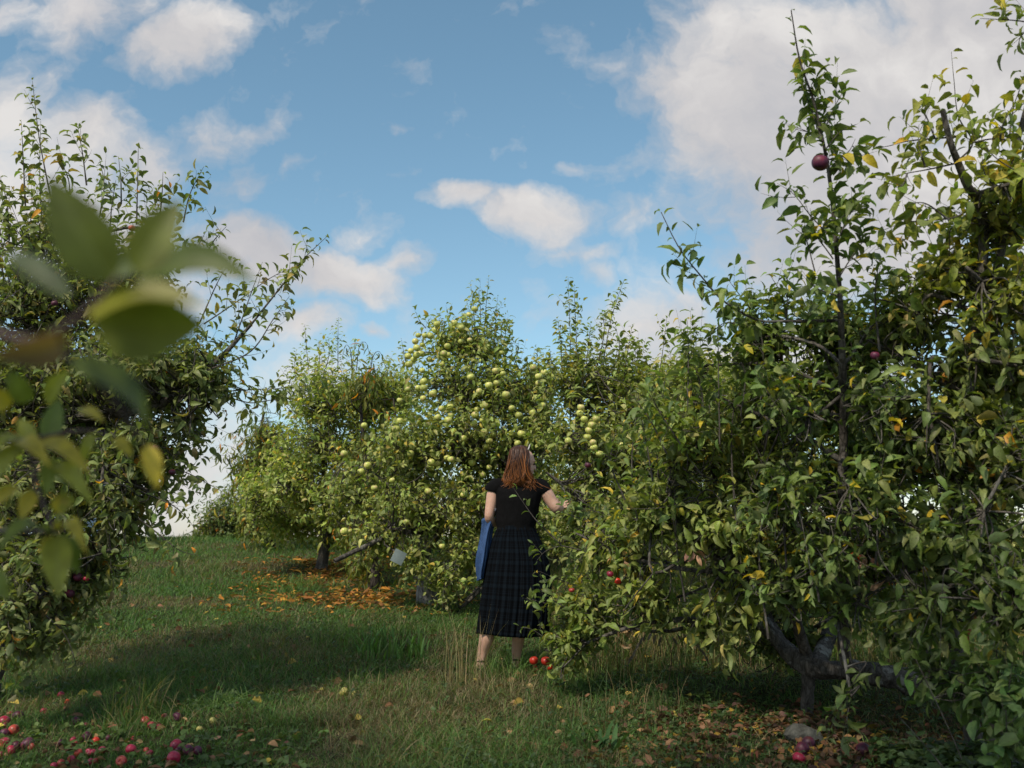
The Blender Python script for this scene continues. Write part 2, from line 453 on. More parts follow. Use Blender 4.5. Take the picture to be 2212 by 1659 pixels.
class Tree:
    def __init__(s, seed, base, pal, leaf=0.075, ratio=0.52, grav=0.25, fold=0.35, bend=0.35, st=None):
        s.rng = np.random.default_rng(seed)
        s.base = np.asarray(base, float)
        s.pal, s.leaf, s.ratio, s.grav, s.fold, s.bend = pal, leaf, ratio, grav, fold, bend
        s.wood, s.nodes = [], []
        s.LV = []
        s.st = st
        s.shell = 1.9
        s.oldbark = M_BARK_OLD
        s.hmin, s.shrink, s.dens, s.gain = .3, .12, 1.0, 1.9
    def limb(s, pts, r0, r1, K=14, S=9, bump=0.25, old=False, cap=False):
        p = resample(pts, K)
        t = np.linspace(0, 1, K)
        r = r0 + (r1 - r0) * t ** 0.8
        s.wood.append((tubes(p[None], r[None], S, bump, cap), old))
        s.nodes.append(np.c_[p, r])
        return p
    def leaves(s, P, T, k, size=1.0, pal=None, grav=None, up=0.0, spread=1.0):
        n = len(P)
        D, Nn = leaf_dirs(s.rng, T, k, s.grav if grav is None else grav, spread, up)
        L = s.leaf * size * (0.46 + 0.82 * s.rng.random(n))
        pet = L * 0.22
        P2 = P + D * pet[:, None]
        kw = {} if s.st is None else dict(st=s.st[0], hw=s.st[1])
        V, fl, lc, nv = leaves_geo(s.rng, P2, D, Nn, L, L * s.ratio * (0.8 + 0.4 * s.rng.random(n)), s.fold, s.bend, **kw)
        col = np.repeat(pick(s.rng, pal or s.pal, n) * s.gain * np.array([1.14, 1.02, .78]), nv, 0)
        s.LV.append((V, fl, col, lc))
        # stalks
        Sx = nrm(np.cross(D, Nn)) * 0.0009
        V3 = np.stack([P - Sx, P + Sx, P2], 1).reshape(-1, 3)
        T3 = np.arange(len(V3)).reshape(-1, 3)
        s.LV.append((V3, [T3], np.repeat(col[::nv] * 0.9 + 0.02, 3, 0), np.zeros((len(V3), 3))))
    def twigs(s, S0, D, Ln, curve, per=12, r=0.0028, size=1.0, connect=True, pal=None, grav=None, t0=0.1, spread=1.0):
        rng, n = s.rng, len(S0)
        D = nrm(D)
        K = 6
        t = np.linspace(0, 1, K)
        P = S0[:, None] + D[:, None] * (Ln[:, None] * t)[..., None] + curve[:, None] * (Ln[:, None] * t ** 2)[..., None]
        R = np.broadcast_to(r * (1 - 0.75 * t), (n, K))
        s.wood.append((tubes(P, R, 4), False))
        if connect and s.nodes:
            Nn = np.concatenate(s.nodes)
            d2 = ((S0[:, None] - Nn[None, :, :3]) ** 2).sum(-1)
            j = d2.argmin(1)
            Q = Nn[j, :3]; rq = np.minimum(Nn[j, 3] * 0.6, 0.004 + 0.010 * np.sqrt(d2[np.arange(n), j]))
            dist = np.sqrt(d2[np.arange(n), j])[:, None]
            M = S0 - D * dist * 0.45 + rng.normal(0, .03, (n, 3)) * dist
            tt = np.linspace(0, 1, 6)[None, :, None]
            B = Q[:, None] * (1 - tt) ** 2 + 2 * M[:, None] * tt * (1 - tt) + S0[:, None] * tt ** 2
            R2 = rq[:, None] * (1 - np.linspace(0, 1, 6)) + r * np.linspace(0, 1, 6)
            s.wood.append((tubes(B, R2, 4), False))
        tk = np.linspace(t0, 1.0, per)[None] + rng.normal(0, .03, (n, per))
        tk = tk.clip(0, 1)[..., None]
        LP = S0[:, None] + D[:, None] * Ln[:, None, None] * tk + curve[:, None] * Ln[:, None, None] * tk ** 2
        TT = nrm(D[:, None] + 2 * curve[:, None] * tk)
        k = np.broadcast_to(np.arange(per) + rng.integers(0, 50, (n, 1)), (n, per))
        s.leaves(LP.reshape(-1, 3), TT.reshape(-1, 3), k.ravel().astype(float), size, pal, grav, spread=spread)
    def blob(s, c, rad, n, up=0.4, out=0.7, ln=(.2, .5), per=12, droop=0.0, shell=1.9, size=1.0, pal=None, limbs=2, cut=None, grav=None, hmin=None):
        rng = s.rng
        hmin = s.hmin if hmin is None else hmin
        c = np.asarray(c, float); rad = np.asarray(rad, float)
        rad = np.maximum(rad - s.shrink, rad * .55)
        n = max(1, int(n * s.dens))
        if limbs and s.nodes:
            Nn = np.concatenate(s.nodes)
            for i in range(limbs):
                tgt = c + rad * rng.normal(0, .33, 3)
                thick = Nn[Nn[:, 3] > 0.018] if (Nn[:, 3] > 0.018).any() else Nn
                q = thick[((thick[:, :3] - tgt) ** 2).sum(1).argmin()]
                mid = (q[:3] + tgt) / 2 + rng.normal(0, .1, 3)
                s.limb([q[:3], mid, tgt], min(q[3] * .6, .03), 0.008, K=9, S=6, bump=0.15)
        X = nrm(rng.standard_normal((n, 3))) * (rng.random((n, 1)) ** (1 / s.shell))
        S0 = c + X * rad
        if cut is not None:
            keep = cut(S0); S0, X = S0[keep], X[keep]
        keep = S0[:, 2] > gz(S0[:, 0], S0[:, 1]) + hmin
        S0, X = S0[keep], X[keep]
        n = len(S0)
        if not n: return
        D = X * out / np.maximum(rad / rad.mean(), .4) + np.array([0, 0, up]) + 0.45 * rng.standard_normal((n, 3))
        Ln = rng.uniform(ln[0], ln[1], n)
        D = nrm(D)
        cv = np.zeros((n, 3)); cv[:, 2] = rng.normal(0.1 if not droop else -droop, .15, n)
        s.twigs(S0 - D * Ln[:, None] * 0.5, D, Ln, cv, per, size=size, pal=pal, grav=grav)
    def shoot(s, pts, r0=0.006, sp=0.028, size=1.0, spurs=0, pal=None, t0=0.05, dense=1, grav=None):
        """a shoot along world points, bearing leaves all the way"""
        rng = s.rng
        p = resample(pts, 24)
        seg = np.linalg.norm(np.diff(p, axis=0), axis=1); tot = seg.sum()
        r = r0 * (1 - 0.8 * np.linspace(0, 1, 24))
        s.wood.append((tubes(p[None], r[None], 6), False))
        s.nodes.append(np.c_[p, r])
        m = max(3, int(tot * (1 - t0) / sp)) * dense
        tt = np.linspace(t0, 1, m) * 23
        i = np.minimum(tt.astype(int), 22); f = (tt - i)[:, None]
        P = p[i] * (1 - f) + p[i + 1] * f
        T = nrm(p[i + 1] - p[i])
        sz = size * (1.0 - 0.35 * (tt / 23) ** 3)
        s.leaves(P, T, np.arange(m) * 1.0 + rng.integers(0, 9), sz, pal, grav)
        if spurs:
            mm = max(1, int(m * .8)); j = rng.choice(mm, spurs, replace=False) if spurs <= mm else np.arange(mm)
            D, _ = leaf_dirs(rng, T[j], rng.random(len(j)) * 10, -0.35, 0.8)
            s.twigs(P[j], D, rng.uniform(.07, .2, len(j)), np.zeros((len(j), 3)) + np.array([0, 0, .25]), 6, r=.002, connect=False, size=size, pal=pal)
    def build(s, name, label, cat='tree', group=None, bark=None, leafm=None):
        root = empty(name, s.base, label, cat, group)
        w = [x[0] for x in s.wood if not x[1]]
        if w:
            V, f = join(w); mesh_np('trunk', V, f, bark or M_BARK, root)
        w = [x[0] for x in s.wood if x[1]]
        if w:
            V, f = join(w); mesh_np('old_limb', V, f, s.oldbark, root)
        if s.LV:
            V, f = join([(a, b) for a, b, _, _ in s.LV])
            mesh_np('crown', V, f, leafm or M_LEAF, root, col=np.concatenate([x[2] for x in s.LV]), lc=np.concatenate([x[3] for x in s.LV]))
        return root

def PB(px, py, d, rpx, rpy, rd):
    """a blob given where it shows in the photograph: centre and radii in metres"""
    return W(px, py, d), (rpx * d / F_PX, rd, rpy * d / F_PX)

# ------------------------------------------------------------------ apples
def apple_mesh(name, m, seed=0, squash=0.9):
    rng = np.random.default_rng(seed)
    nu, nv = 20, 13
    V = []
    for j in range(nv):
        th = math.pi * j / (nv - 1)
        r = math.sin(th) ** 0.86 * (1 + 0.06 * math.cos(th))
        z = math.cos(th) * squash
        z -= 0.30 * math.exp(-(r / 0.30) ** 2) * (1 if th < math.pi / 2 else 0) - 0.16 * math.exp(-(r / 0.28) ** 2) * (1 if th > math.pi / 2 else 0)
        for i in range(nu):
            a = 2 * math.pi * i / nu
            w = 1 + 0.025 * math.cos(5 * a) * (0.5 - 0.5 * math.cos(th)) + 0.02 * math.sin(2 * a + seed)
            V.append((r * w * math.cos(a), r * w * math.sin(a), z))
    V = np.array(V)
    idx = np.arange(nu * nv).reshape(nv, nu)
    q = np.stack([idx[:-1], idx[1:], np.roll(idx[1:], -1, 1), np.roll(idx[:-1], -1, 1)], -1).reshape(-1, 4)
    me = bpy.data.meshes.new(name)
    me.from_pydata(V.tolist(), [], q.tolist())
    me.polygons.foreach_set("use_smooth", [True] * len(me.polygons))
    me.materials.append(m)
    return me

def stem_mesh(m):
    P = resample([(0, 0, .62), (.03, 0, .9), (.12, .03, 1.25)], 6)
    V, f = tubes(P[None], np.array([[.05, .045, .04, .04, .05, .07]]), 6, cap=True)
    me = bpy.data.meshes.new('stem')
    me.from_pydata(V.tolist(), [], [x.tolist() for a in f for x in a])
    me.materials.append(m)
    return me

def apple_mat(name, c_a, c_b, c_spot, blush=None, rough=0.35, streak=0.5, rot=0.0, rnd=(.55, 1.08)):
    m, n = new_mat(name)
    t = n.n('ShaderNodeTexCoord'); oi = n.n('ShaderNodeObjectInfo')
    add = n.n('ShaderNodeVectorMath', operation='ADD')
    n.l(t.outputs['Object'], add.inputs[0])
    sc = n.math('MULTIPLY', oi.outputs['Random'], 37.0)
    cb = n.n('ShaderNodeCombineXYZ'); n.l(sc, cb.inputs[0]); n.l(sc, cb.inputs[1])
    n.l(cb.outputs[0], add.inputs[1])
    mp = n.n('ShaderNodeMapping'); mp.inputs['Scale'].default_value = (1.6, 1.6, 0.45)
    n.l(add.outputs[0], mp.inputs[0])
    a = n.n('ShaderNodeTexNoise', i_Scale=1.6, i_Detail=3.0); n.l(mp.outputs[0], a.inputs['Vector'])
    s_ = n.n('ShaderNodeTexNoise', i_Scale=7.0, i_Detail=5.0, i_Roughness=0.7); n.l(mp.outputs[0], s_.inputs['Vector'])
    f = n.math('ADD', n.math('MULTIPLY', a.outputs['Fac'], 1 - streak * 0.5), n.math('MULTIPLY', s_.outputs['Fac'], streak * 0.5))
    col = n.ramp(f, [(0.38, c_a), (0.62, c_b)])
    if blush:
        bn = n.n('ShaderNodeTexNoise', i_Scale=0.9, i_Detail=2.0); n.l(add.outputs[0], bn.inputs['Vector'])
        col = n.mix(n.ramp(bn.outputs['Fac'], [(0.52, 0.0), (0.72, 0.75)]), col, blush)
    vo = n.n('ShaderNodeTexVoronoi', i_Scale=7.0); n.l(add.outputs[0], vo.inputs['Vector'])
    col = n.mix(n.ramp(vo.outputs['Distance'], [(0.05, 0.55), (0.09, 0.0)]), col, c_spot)
    if rot:
        rn = n.n('ShaderNodeTexNoise', i_Scale=1.1, i_Detail=3.0); n.l(add.outputs[0], rn.inputs['Vector'])
        col = n.mix(n.math('MULTIPLY', n.ramp(rn.outputs['Fac'], [(0.55, 0.0), (0.6, 1.0)]), rot), col, (0.13, 0.06, 0.025))
    p = n.n('ShaderNodeBsdfPrincipled', i_Roughness=rough)
    p.inputs['Specular IOR Level'].default_value = 0.4
    n.l(n.mix(1.0, col, n.ramp(oi.outputs['Random'], [(0, rnd[0]), (1, rnd[1])]), 'MULTIPLY'), p.inputs['Base Color'])
    o = n.n('ShaderNodeOutputMaterial'); n.l(p.outputs[0], o.inputs[0])
    return m

M_GREEN = apple_mat('green_apple', (.30, .35, .06), (.48, .48, .14), (.52, .50, .25), blush=(.60, .40, .24), rnd=(.9, 1.35))
M_RED = apple_mat('crimson_apple', (.30, .014, .045), (.42, .030, .07), (.40, .22, .16), blush=(.10, .02, .06), rot=0.0)
M_RUDDY = apple_mat('ruddy_apple', (.36, .03, .04), (.46, .09, .05), (.5, .3, .2), blush=(.26, .01, .02), rot=.6)
M_PLUM = apple_mat('plum_apple', (.060, .014, .040), (.12, .022, .055), (.25, .16, .18), blush=(.20, .01, .03), rot=.3, rough=.5)
M_YELLOW = apple_mat('yellow_apple', (.50, .42, .09), (.55, .50, .18), (.3, .22, .06), rot=.5)
M_SCARLET = apple_mat('scarlet_apple', (.50, .02, .012), (.55, .05, .02), (.6, .3, .1), rot=0)
M_STEM = simple('stem', (.07, .05, .03), 0.8)
AP = {'green': [apple_mesh('apple', M_GREEN, i, .88) for i in range(3)], 'crimson': [apple_mesh('apple', M_RED, 4), apple_mesh('apple', M_RED, 5, .84)],
      'ruddy': [apple_mesh('apple', M_RUDDY, 6), apple_mesh('apple', M_RUDDY, 7, .8)], 'plum': [apple_mesh('apple', M_PLUM, 8, .86)],
      'yellow': [apple_mesh('apple', M_YELLOW, 9, .8)], 'scarlet': [apple_mesh('apple', M_SCARLET, 10)]}
STEM = stem_mesh(M_STEM)
arng = random.Random(11)
def apple(kind, p, r, parent=None, hang=True, stem=True, name='apple'):
    o = bpy.data.objects.new(name, arng.choice(AP[kind]))
    C.objects.link(o)
    q = np.asarray(p, float)
    if parent is not None:
        o.parent = parent
        q = q - np.array(parent.matrix_basis.translation)
    o.location = tuple(float(a) for a in q)
    o.scale = (r, r, r * arng.uniform(.92, 1.05))
    if hang:
        o.rotation_euler = (arng.uniform(-.4, .4), arng.uniform(-.4, .4), arng.uniform(0, 6.28))
    else:
        o.rotation_euler = (arng.uniform(-1.6, 1.6), arng.uniform(-1.6, 1.6), arng.uniform(0, 6.28))
    if stem:
        s_ = bpy.data.objects.new('stem', STEM); C.objects.link(s_); s_.parent = o
    return o
# ------------------------------------------------------------------ the trees of the orchard
def gbase(px, d):
    x = (px - CX) / F_PX * d
    return np.array([x, d, float(gz(x, d))])
FAR = ((.35, .72), (.5, .38))
NARROW = ((.25, .55, .8), (.42, .5, .3))

def pw(path, d):
    """pixel path at one depth, or rising through depths when d is a pair"""
    n = len(path)
    if isinstance(d, tuple):
        ds = np.linspace(d[0], d[1], n)
    else:
        ds = [d] * n
    return [W(px, py, q) for (px, py), q in zip(path, ds)]

# --- the big apple tree beside the grass path
T = Tree(1, gbase(0, 6.7), OLIVE, leaf=0.070, ratio=.44, grav=0.10, fold=0.5, bend=0.6)
T.shell = 1.5; T.gain = 2.6; T.dens = .88
b = T.base
T.limb([b - [0, 0, .1], b + [.05, 0, .5], W(40, 1050, 6.7), W(75, 880, 6.7)], .11, .075, 16, 10, .3)
T.limb([W(75, 880, 6.7), W(100, 700, 6.7), W(150, 560, 6.6), W(170, 440, 6.5)], .06, .015)
T.limb([W(60, 940, 6.7), W(180, 900, 6.4), W(330, 880, 6.2), W(448, 800, 6.2), W(541, 703, 6.2)], .05, .010, 18)
T.limb([W(60, 1000, 6.6), W(190, 1010, 6.3), W(320, 1060, 6.1)], .045, .010)
T.limb([W(40, 1050, 6.6), W(120, 1150, 6.2), W(240, 1190, 6.0)], .04, .010)
T.limb([W(60, 950, 6.7), W(-60, 850, 6.6), W(-150, 700, 6.5)], .05, .012)
T.limb([W(40, 1100, 6.7), W(60, 1230, 6.3), W(120, 1330, 6.0)], .03, .008)
T.limb([W(75, 900, 6.7), W(120, 760, 7.4), W(200, 700, 8.0)], .04, .01)
for c, n, kw in [
    (PB(60, 640, 6.6, 200, 150, .8), 190, dict(up=.9)), (PB(250, 620, 6.5, 170, 130, .6), 150, dict(up=.9)),
    (PB(110, 500, 6.6, 180, 90, .55), 60, dict(up=1.1)), (PB(330, 560, 6.5, 90, 90, .45), 34, dict(up=1.1)),
    (PB(330, 800, 6.3, 190, 110, .75), 250, dict(up=.35)), (PB(120, 850, 6.5, 260, 170, .95), 320, {}),
    (PB(440, 830, 6.2, 90, 50, .4), 50, dict(up=.25)), (PB(310, 970, 6.2, 120, 100, .6), 150, dict(up=-.1, droop=.2)),
    (PB(120, 1060, 6.3, 220, 130, .9), 230, dict(up=0, droop=.1)), (PB(260, 1100, 6.1, 70, 60, .4), 50, dict(up=-.3, droop=.3)),
    (PB(130, 1200, 6.1, 140, 90, .65), 170, dict(up=-.1, droop=.2)), (PB(60, 1320, 5.95, 110, 90, .5), 150, dict(up=-.3, droop=.25)),
    (PB(180, 1240, 6.1, 55, 60, .35), 34, dict(up=-.2, droop=.3)), (PB(400, 910, 6.2, 55, 50, .35), 26, dict(up=-.2, droop=.2)),
    (PB(-160, 800, 6.6, 250, 300, 1.2), 260, {}), (PB(150, 900, 7.7, 280, 280, .8), 170, {}), (PB(-60, 1200, 6.5, 160, 150, .7), 90, {})]:
    T.blob(c[0], c[1], n, per=12, **kw)
for path in [[(110, 430), (85, 300), (70, 175)], [(55, 450), (50, 340), (46, 262)], [(92, 500), (86, 390), (88, 262)], [(187, 400), (178, 330), (168, 274)],
             [(295, 485), (297, 400), (299, 310)], [(262, 440), (261, 390), (256, 338)], [(345, 470), (350, 420), (352, 372)], [(396, 480), (410, 420), (440, 360)],
             [(440, 560), (462, 520), (489, 489)], [(20, 520), (15, 440), (0, 380)], [(215, 470), (225, 400), (215, 345)], [(380, 560), (420, 540), (445, 500)],
             [(140, 470), (150, 400), (128, 340)], [(10, 620), (-5, 500), (-20, 380)], [(330, 600), (345, 500), (330, 420)], [(235, 560), (240, 460), (250, 390)]]:
    T.shoot(pw(path, T.rng.uniform(6.2, 6.7)), sp=.026, spurs=3)
T.shoot(pw([(541, 703), (612, 613), (655, 560), (706, 511)], 6.2), .007, sp=.028, spurs=7)
T.shoot(pw([(505, 740), (540, 640), (567, 566)], 6.2), .005, sp=.03, spurs=4)
T.shoot(pw([(440, 700), (500, 660), (585, 600), (640, 575)], 6.25), .005, sp=.03, spurs=6)
T.shoot(pw([(448, 800), (540, 760), (590, 690), (625, 640)], 6.1), .006, sp=.03, spurs=6)
T.shoot(pw([(392, 839), (470, 845), (560, 841), (650, 835), (735, 812)], 6.2), .0045, sp=.024, spurs=14)
T.shoot(pw([(470, 850), (540, 870), (600, 865), (640, 900)], 6.2), .005, sp=.035, spurs=4)
T.shoot(pw([(430, 700), (470, 610), (500, 560)], 6.3), .005, sp=.03, spurs=3)
T.shoot(pw([(300, 1120), (350, 1160), (390, 1190), (430, 1200)], 5.9), .005, sp=.03, spurs=4)
T.shoot(pw([(330, 1000), (400, 1020), (450, 1045), (475, 1060)], 6.1), .005, sp=.03, spurs=4)
T.shoot(pw([(300, 1060), (370, 1090), (400, 1115), (420, 1140)], 6.0), .005, sp=.03, spurs=4)
T.shoot(pw([(100, 1330), (140, 1370), (160, 1420), (165, 1440)], 5.8), .005, sp=.03, spurs=3)
R1 = T.build('apple_tree', 'large olive-leaved apple tree beside the mown grass path, its shoots rising into the clouds')
for (px, py, r, k) in [(168, 1247, .028, 'plum'), (186, 1250, .018, 'crimson'), (150, 1282, .030, 'plum'), (333, 970, .03, 'plum'), (118, 655, .02, 'plum'),
                       (40, 1398, .024, 'plum'), (372, 1020, .02, 'plum'), (285, 493, .022, 'ruddy')]:
    apple(k, W(px, py, 5.95), r, R1)

# --- its neighbour in the row, standing just out of the view; its long limb reaches in front of the lens
T = Tree(2, np.array([-3.15, 2.7, float(gz(-3.15, 2.7))]), OLIVE, leaf=0.08, grav=.3, st=FAR)
b = T.base
T.limb([b - [0, 0, .1], b + [.0, 0, .7], b + [.1, .1, 1.6], b + [.1, 0, 2.2]], .10, .03)
T.limb([b + [.1, 0, 1.0], b + [.3, -.3, 1.4], b + [.3, -.6, 2.0]], .05, .02)
T.limb([b + [.1, 0, 1.2], b + [-.4, .3, 1.7], b + [-.7, .2, 2.1]], .05, .02)
for c, r, n in [((-3.2, 2.7, 3.4), (1.2, 1.3, 1.1), 330), ((-3.3, 2.6, 2.0), (1.05, 1.2, .9), 220)]:
    T.blob(c, r, n, per=13, cut=lambda P: P[:, 0] < -0.62 * P[:, 1] - 0.35)
NB = T   # finished further down, with the limb that reaches the lens

T = Tree(3, np.array([-1.9, -.4, float(gz(-1.9, -.4))]), OLIVE, leaf=0.10, st=FAR)  # unseen tree, added behind the camera to shade the near ground
b = T.base
T.limb([b - [0, 0, .1], b + [.0, 0, 1.5], b + [.15, .1, 3.2], b + [.4, .4, 5.0]], .16, .05)
T.limb([b + [.1, 0, 2.6], b + [-.6, .3, 3.6], b + [-1.0, .5, 4.6]], .07, .03)
T.limb([b + [.1, 0, 2.8], b + [.7, .5, 3.9], b + [1.2, .9, 4.9]], .07, .03)
for c, r, n in [((-1.5, .3, 5.2), (1.9, 1.7, 1.3), 520)]:
    T.blob(c, r, n, per=13)
T.build('apple_tree', 'unseen tall tree added behind the viewer to shade the ground ahead')

# --- the tree laden with green apples
DC = 11.2
T = Tree(5, gbase(922, DC), LIGHT, leaf=0.074, ratio=.46, grav=.1, fold=.45, bend=.5)
T.gain, T.oldbark = 2.2, M_BARK_PALE
b = T.base
T.limb([b + [.02, 0, -.1], W(918, 1255, DC), W(905, 1215, DC), W(930, 1160, DC), W(985, 1100, DC)], .115, .08, 22, 12, .45, old=True)
T.limb([W(985, 1110, DC), W(1010, 1170, DC - .1), W(1050, 1232, DC - .3), W(1090, 1240, DC - .5)], .05, .055, 14, 9, .2, old=True)
T.limb([W(985, 1100, DC), W(1010, 1000, DC), W(1000, 880, DC), W(960, 760, DC)], .07, .012)
T.limb([W(985, 1100, DC), W(1070, 1040, DC), W(1120, 940, DC), W(1170, 870, DC)], .06, .012)
T.limb([W(930, 1160, DC), W(870, 1080, DC - .2), W(800, 1020, DC - .3), W(740, 1000, DC - .3)], .05, .010)
T.limb([W(1000, 1000, DC), W(1060, 860, DC), W(1040, 760, DC), W(1030, 710, DC)], .04, .010)
T.limb([W(940, 1150, DC), W(860, 1150, DC - .6), W(790, 1180, DC - .8), W(722, 1212, DC - 1)], .035, .022)
D0 = DC - .15
for c, n, kw in [
    (PB(1010, 740, DC, 125, 60, .6), 120, dict(up=.5)), (PB(1000, 830, DC, 155, 90, .9), 190, {}), (PB(1110, 850, DC, 100, 90, .8), 120, {}),
    (PB(1010, 950, DC - .1, 185, 110, 1.1), 300, {}), (PB(1120, 980, DC, 110, 120, 1.0), 170, {}), (PB(880, 980, DC - .2, 120, 110, .8), 170, dict(up=.1)),
    (PB(900, 1090, DC - .3, 150, 85, .9), 220, dict(up=0, droop=.2)), (PB(1040, 1090, DC - .2, 120, 110, .9), 210, dict(up=0, droop=.2)),
    (PB(1010, 1190, DC - .4, 75, 60, .6), 90, dict(up=-.2, droop=.3)), (PB(770, 1060, DC - .3, 80, 60, .5), 60, dict(up=0)),
    (PB(1165, 830, DC + .2, 60, 70, .5), 80, {}), (PB(1175, 930, DC, 60, 90, .6), 80, {}), (PB(1150, 1120, DC, 70, 90, .6), 80, {}), (PB(820, 1150, DC - .5, 80, 40, .5), 70, dict(up=-.2, droop=.3)), (PB(890, 1200, DC - .8, 60, 40, .3), 44, dict(up=-.2, droop=.3)), (PB(960, 1250, DC - .8, 40, 50, .3), 40, dict(up=-.2, droop=.3)), (PB(1000, 1300, DC - .8, 40, 30, .3), 20, dict(up=-.2, droop=.3))]:
    T.blob(c[0], c[1], n, per=12, ln=(.2, .45), **kw)
for path in [[(1026, 713), (1022, 660), (1016, 608)], [(1046, 722), (1050, 660), (1056, 600)], [(1067, 735), (1071, 690), (1075, 641)], [(920, 709), (908, 695), (900, 680)],
             [(879, 790), (872, 760), (867, 733)], [(1036, 720), (1038, 670), (1032, 622)], [(1085, 760), (1092, 720), (1085, 690)], [(1110, 790), (1118, 765), (1121, 742)],
             [(1150, 810), (1158, 780), (1162, 755)], [(1060, 720), (1080, 700), (1098, 690)], [(1000, 720), (1008, 690), (1002, 672)], [(955, 720), (960, 700), (950, 684)]]:
    T.shoot(pw(path, DC + T.rng.uniform(-.2, .2)), sp=.02, spurs=2)
R5 = T.build('apple_tree', 'apple tree laden with green apples, on a gnarled grey trunk behind the woman', bark=M_BARK)
GA = [(1015, 390), (1005, 430), (1130, 385), (1178, 415), (1270, 290), (1230, 327), (888, 467), (868, 508), (932, 470), (968, 470), (1035, 480), (1130, 458), (915, 530), (878, 552),
      (838, 572), (820, 608), (875, 600), (858, 630), (826, 662), (905, 590), (963, 628), (1175, 508), (1235, 500), (1085, 540), (1060, 590), (1090, 600), (1345, 524), (1050, 660),
      (1450, 585), (1472, 655), (1220, 688), (1243, 748), (1410, 705), (1460, 725), (1665, 685), (1702, 745), (1740, 718), (1700, 790), (1420, 788), (1365, 805), (1428, 845), (1482, 868),
      (1300, 845), (925, 780), (926, 822), (888, 822), (818, 832), (915, 705), (988, 858), (762, 906), (922, 892), (1045, 962), (1103, 950), (1110, 1006), (1090, 1040), (1018, 1020),
      (1284, 967), (1273, 1006), (1338, 942), (1520, 960), (1567, 1006), (1662, 990), (1723, 942), (1210, 1070), (1262, 1066), (1322, 1040), (1398, 1075), (736, 1100), (763, 1045),
      (523, 1075), (1128, 1115), (1230, 1140), (1192, 1165), (1095, 1190), (1390, 1140), (1368, 1182), (1336, 1118), (1345, 1218), (1585, 1132), (1520, 1130), (1560, 1198), (388, 1266),
      (632, 1235), (634, 1282), (836, 1265), (693, 1228), (975, 1325), (1020, 1335), (978, 1362), (1082, 1294), (1110, 1304), (1155, 1308), (1252, 1328), (1365, 1358), (1322, 1408),
      (1196, 1410), (547, 1345), (502, 1387), (712, 1446), (593, 1498), (955, 1520), (912, 1622), (803, 1325), (1190, 1545), (1545, 1420)]
rr = random.Random(5)
pts = [(619.4 + zx * .32, 575 + zy * .32) for zx, zy in GA]
low = [(1255, 105), (1110, 1340), (1870, 335), (2130, 925), (1820, 520), (1860, 400), (1800, 90), (2135, 310), (1230, 175), (1310, 172)]
pts2 = [(442.4 + zx * .24, 1106 + zy * .24) for zx, zy in [(1870, 335), (2130, 925), (1820, 520), (1860, 400), (1815, 90), (2135, 310), (1255, 175), (1308, 172)]]
pts2 += [(619.4 + (zx) * .36, 1061.8 + zy * .36) for zx, zy in [(715, 185), (993, 212), (1000, 395), (1105, 430), (1010, 575), (990, 640), (1020, 500), (940, 768)]]
for i, (px, py) in enumerate((pts + pts2)[-100:] if False else (pts + pts2)):
    d = DC - .92 + 0.5 * rr.random() if py > 800 else DC - .55 + .35 * rr.random()
    if i >= 100 + 21: break
    # fruit hangs at the face of the crown
    apple('green', W(px, py, d), rr.uniform(.030, .045), R5, stem=False)

# --- the tree behind the woman's reaching arm, with tall straight shoots
DD = 9.4
T = Tree(6, gbase(1330, DD + .4), LIGHT, leaf=0.072, ratio=.46, grav=.1, fold=.4, bend=.5)
T.gain = 2.0
b = T.base
T.limb([b - [0, 0, .1], W(1335, 1250, DD + .3), W(1300, 1130, DD + .2), W(1270, 1000, DD), W(1240, 860, DD)], .09, .015, 18, 10, .3, old=True)
T.limb([W(1300, 1130, DD + .2), W(1380, 1020, DD), W(1440, 900, DD)], .05, .012)
T.limb([W(1300, 1130, DD + .2), W(1230, 1060, DD - .2), W(1180, 1020, DD - .3)], .04, .010)
for c, n, kw in [
    (PB(1235, 830, DD, 65, 80, .5), 80, dict(up=1.0)), (PB(1290, 830, DD, 70, 80, .5), 70, dict(up=1.0)), (PB(1270, 950, DD, 120, 100, .8), 210, {}), (PB(1400, 880, DD, 120, 80, .8), 170, dict(up=.7)),
    (PB(1400, 980, DD, 150, 110, 1.0), 240, {}), (PB(1270, 1100, DD, 120, 110, .8), 190, dict(up=.1)), (PB(1420, 1130, DD, 170, 120, .9), 190, {}), (PB(1330, 1230, DD, 140, 60, .6), 70, dict(up=-.1, droop=.2)),
    (PB(1560, 940, DD, 120, 130, .9), 190, {}), (PB(1480, 850, DD + .5, 130, 75, .8), 190, dict(up=.7)), (PB(1620, 830, DD + 1, 120, 90, .8), 170, dict(up=.5)), (PB(1350, 830, DD + .4, 80, 70, .6), 90, dict(up=.8))]:
    T.blob(c[0], c[1], n, per=12, ln=(.2, .5), **kw)
for path in [[(1232, 900), (1232, 740), (1227, 598)], [(1250, 830), (1244, 710), (1240, 618)], [(1300, 800), (1320, 690), (1347, 606)], [(1290, 790), (1305, 720), (1300, 670)],
             [(1345, 830), (1356, 760), (1366, 700)], [(1415, 867), (1430, 770), (1441, 683)], [(1215, 800), (1210, 740), (1205, 690)], [(1265, 800), (1272, 740), (1276, 700)],
             [(1385, 860), (1372, 790), (1375, 745)], [(1195, 840), (1192, 790), (1188, 756)], [(1330, 790), (1338, 750), (1330, 705)]]:
    T.shoot(pw(path, DD + T.rng.uniform(-.2, .2)), sp=.016, spurs=5)
R6 = T.build('apple_tree', 'apple tree with a tall column-like leafy shoot and pale apples, past the reaching arm')
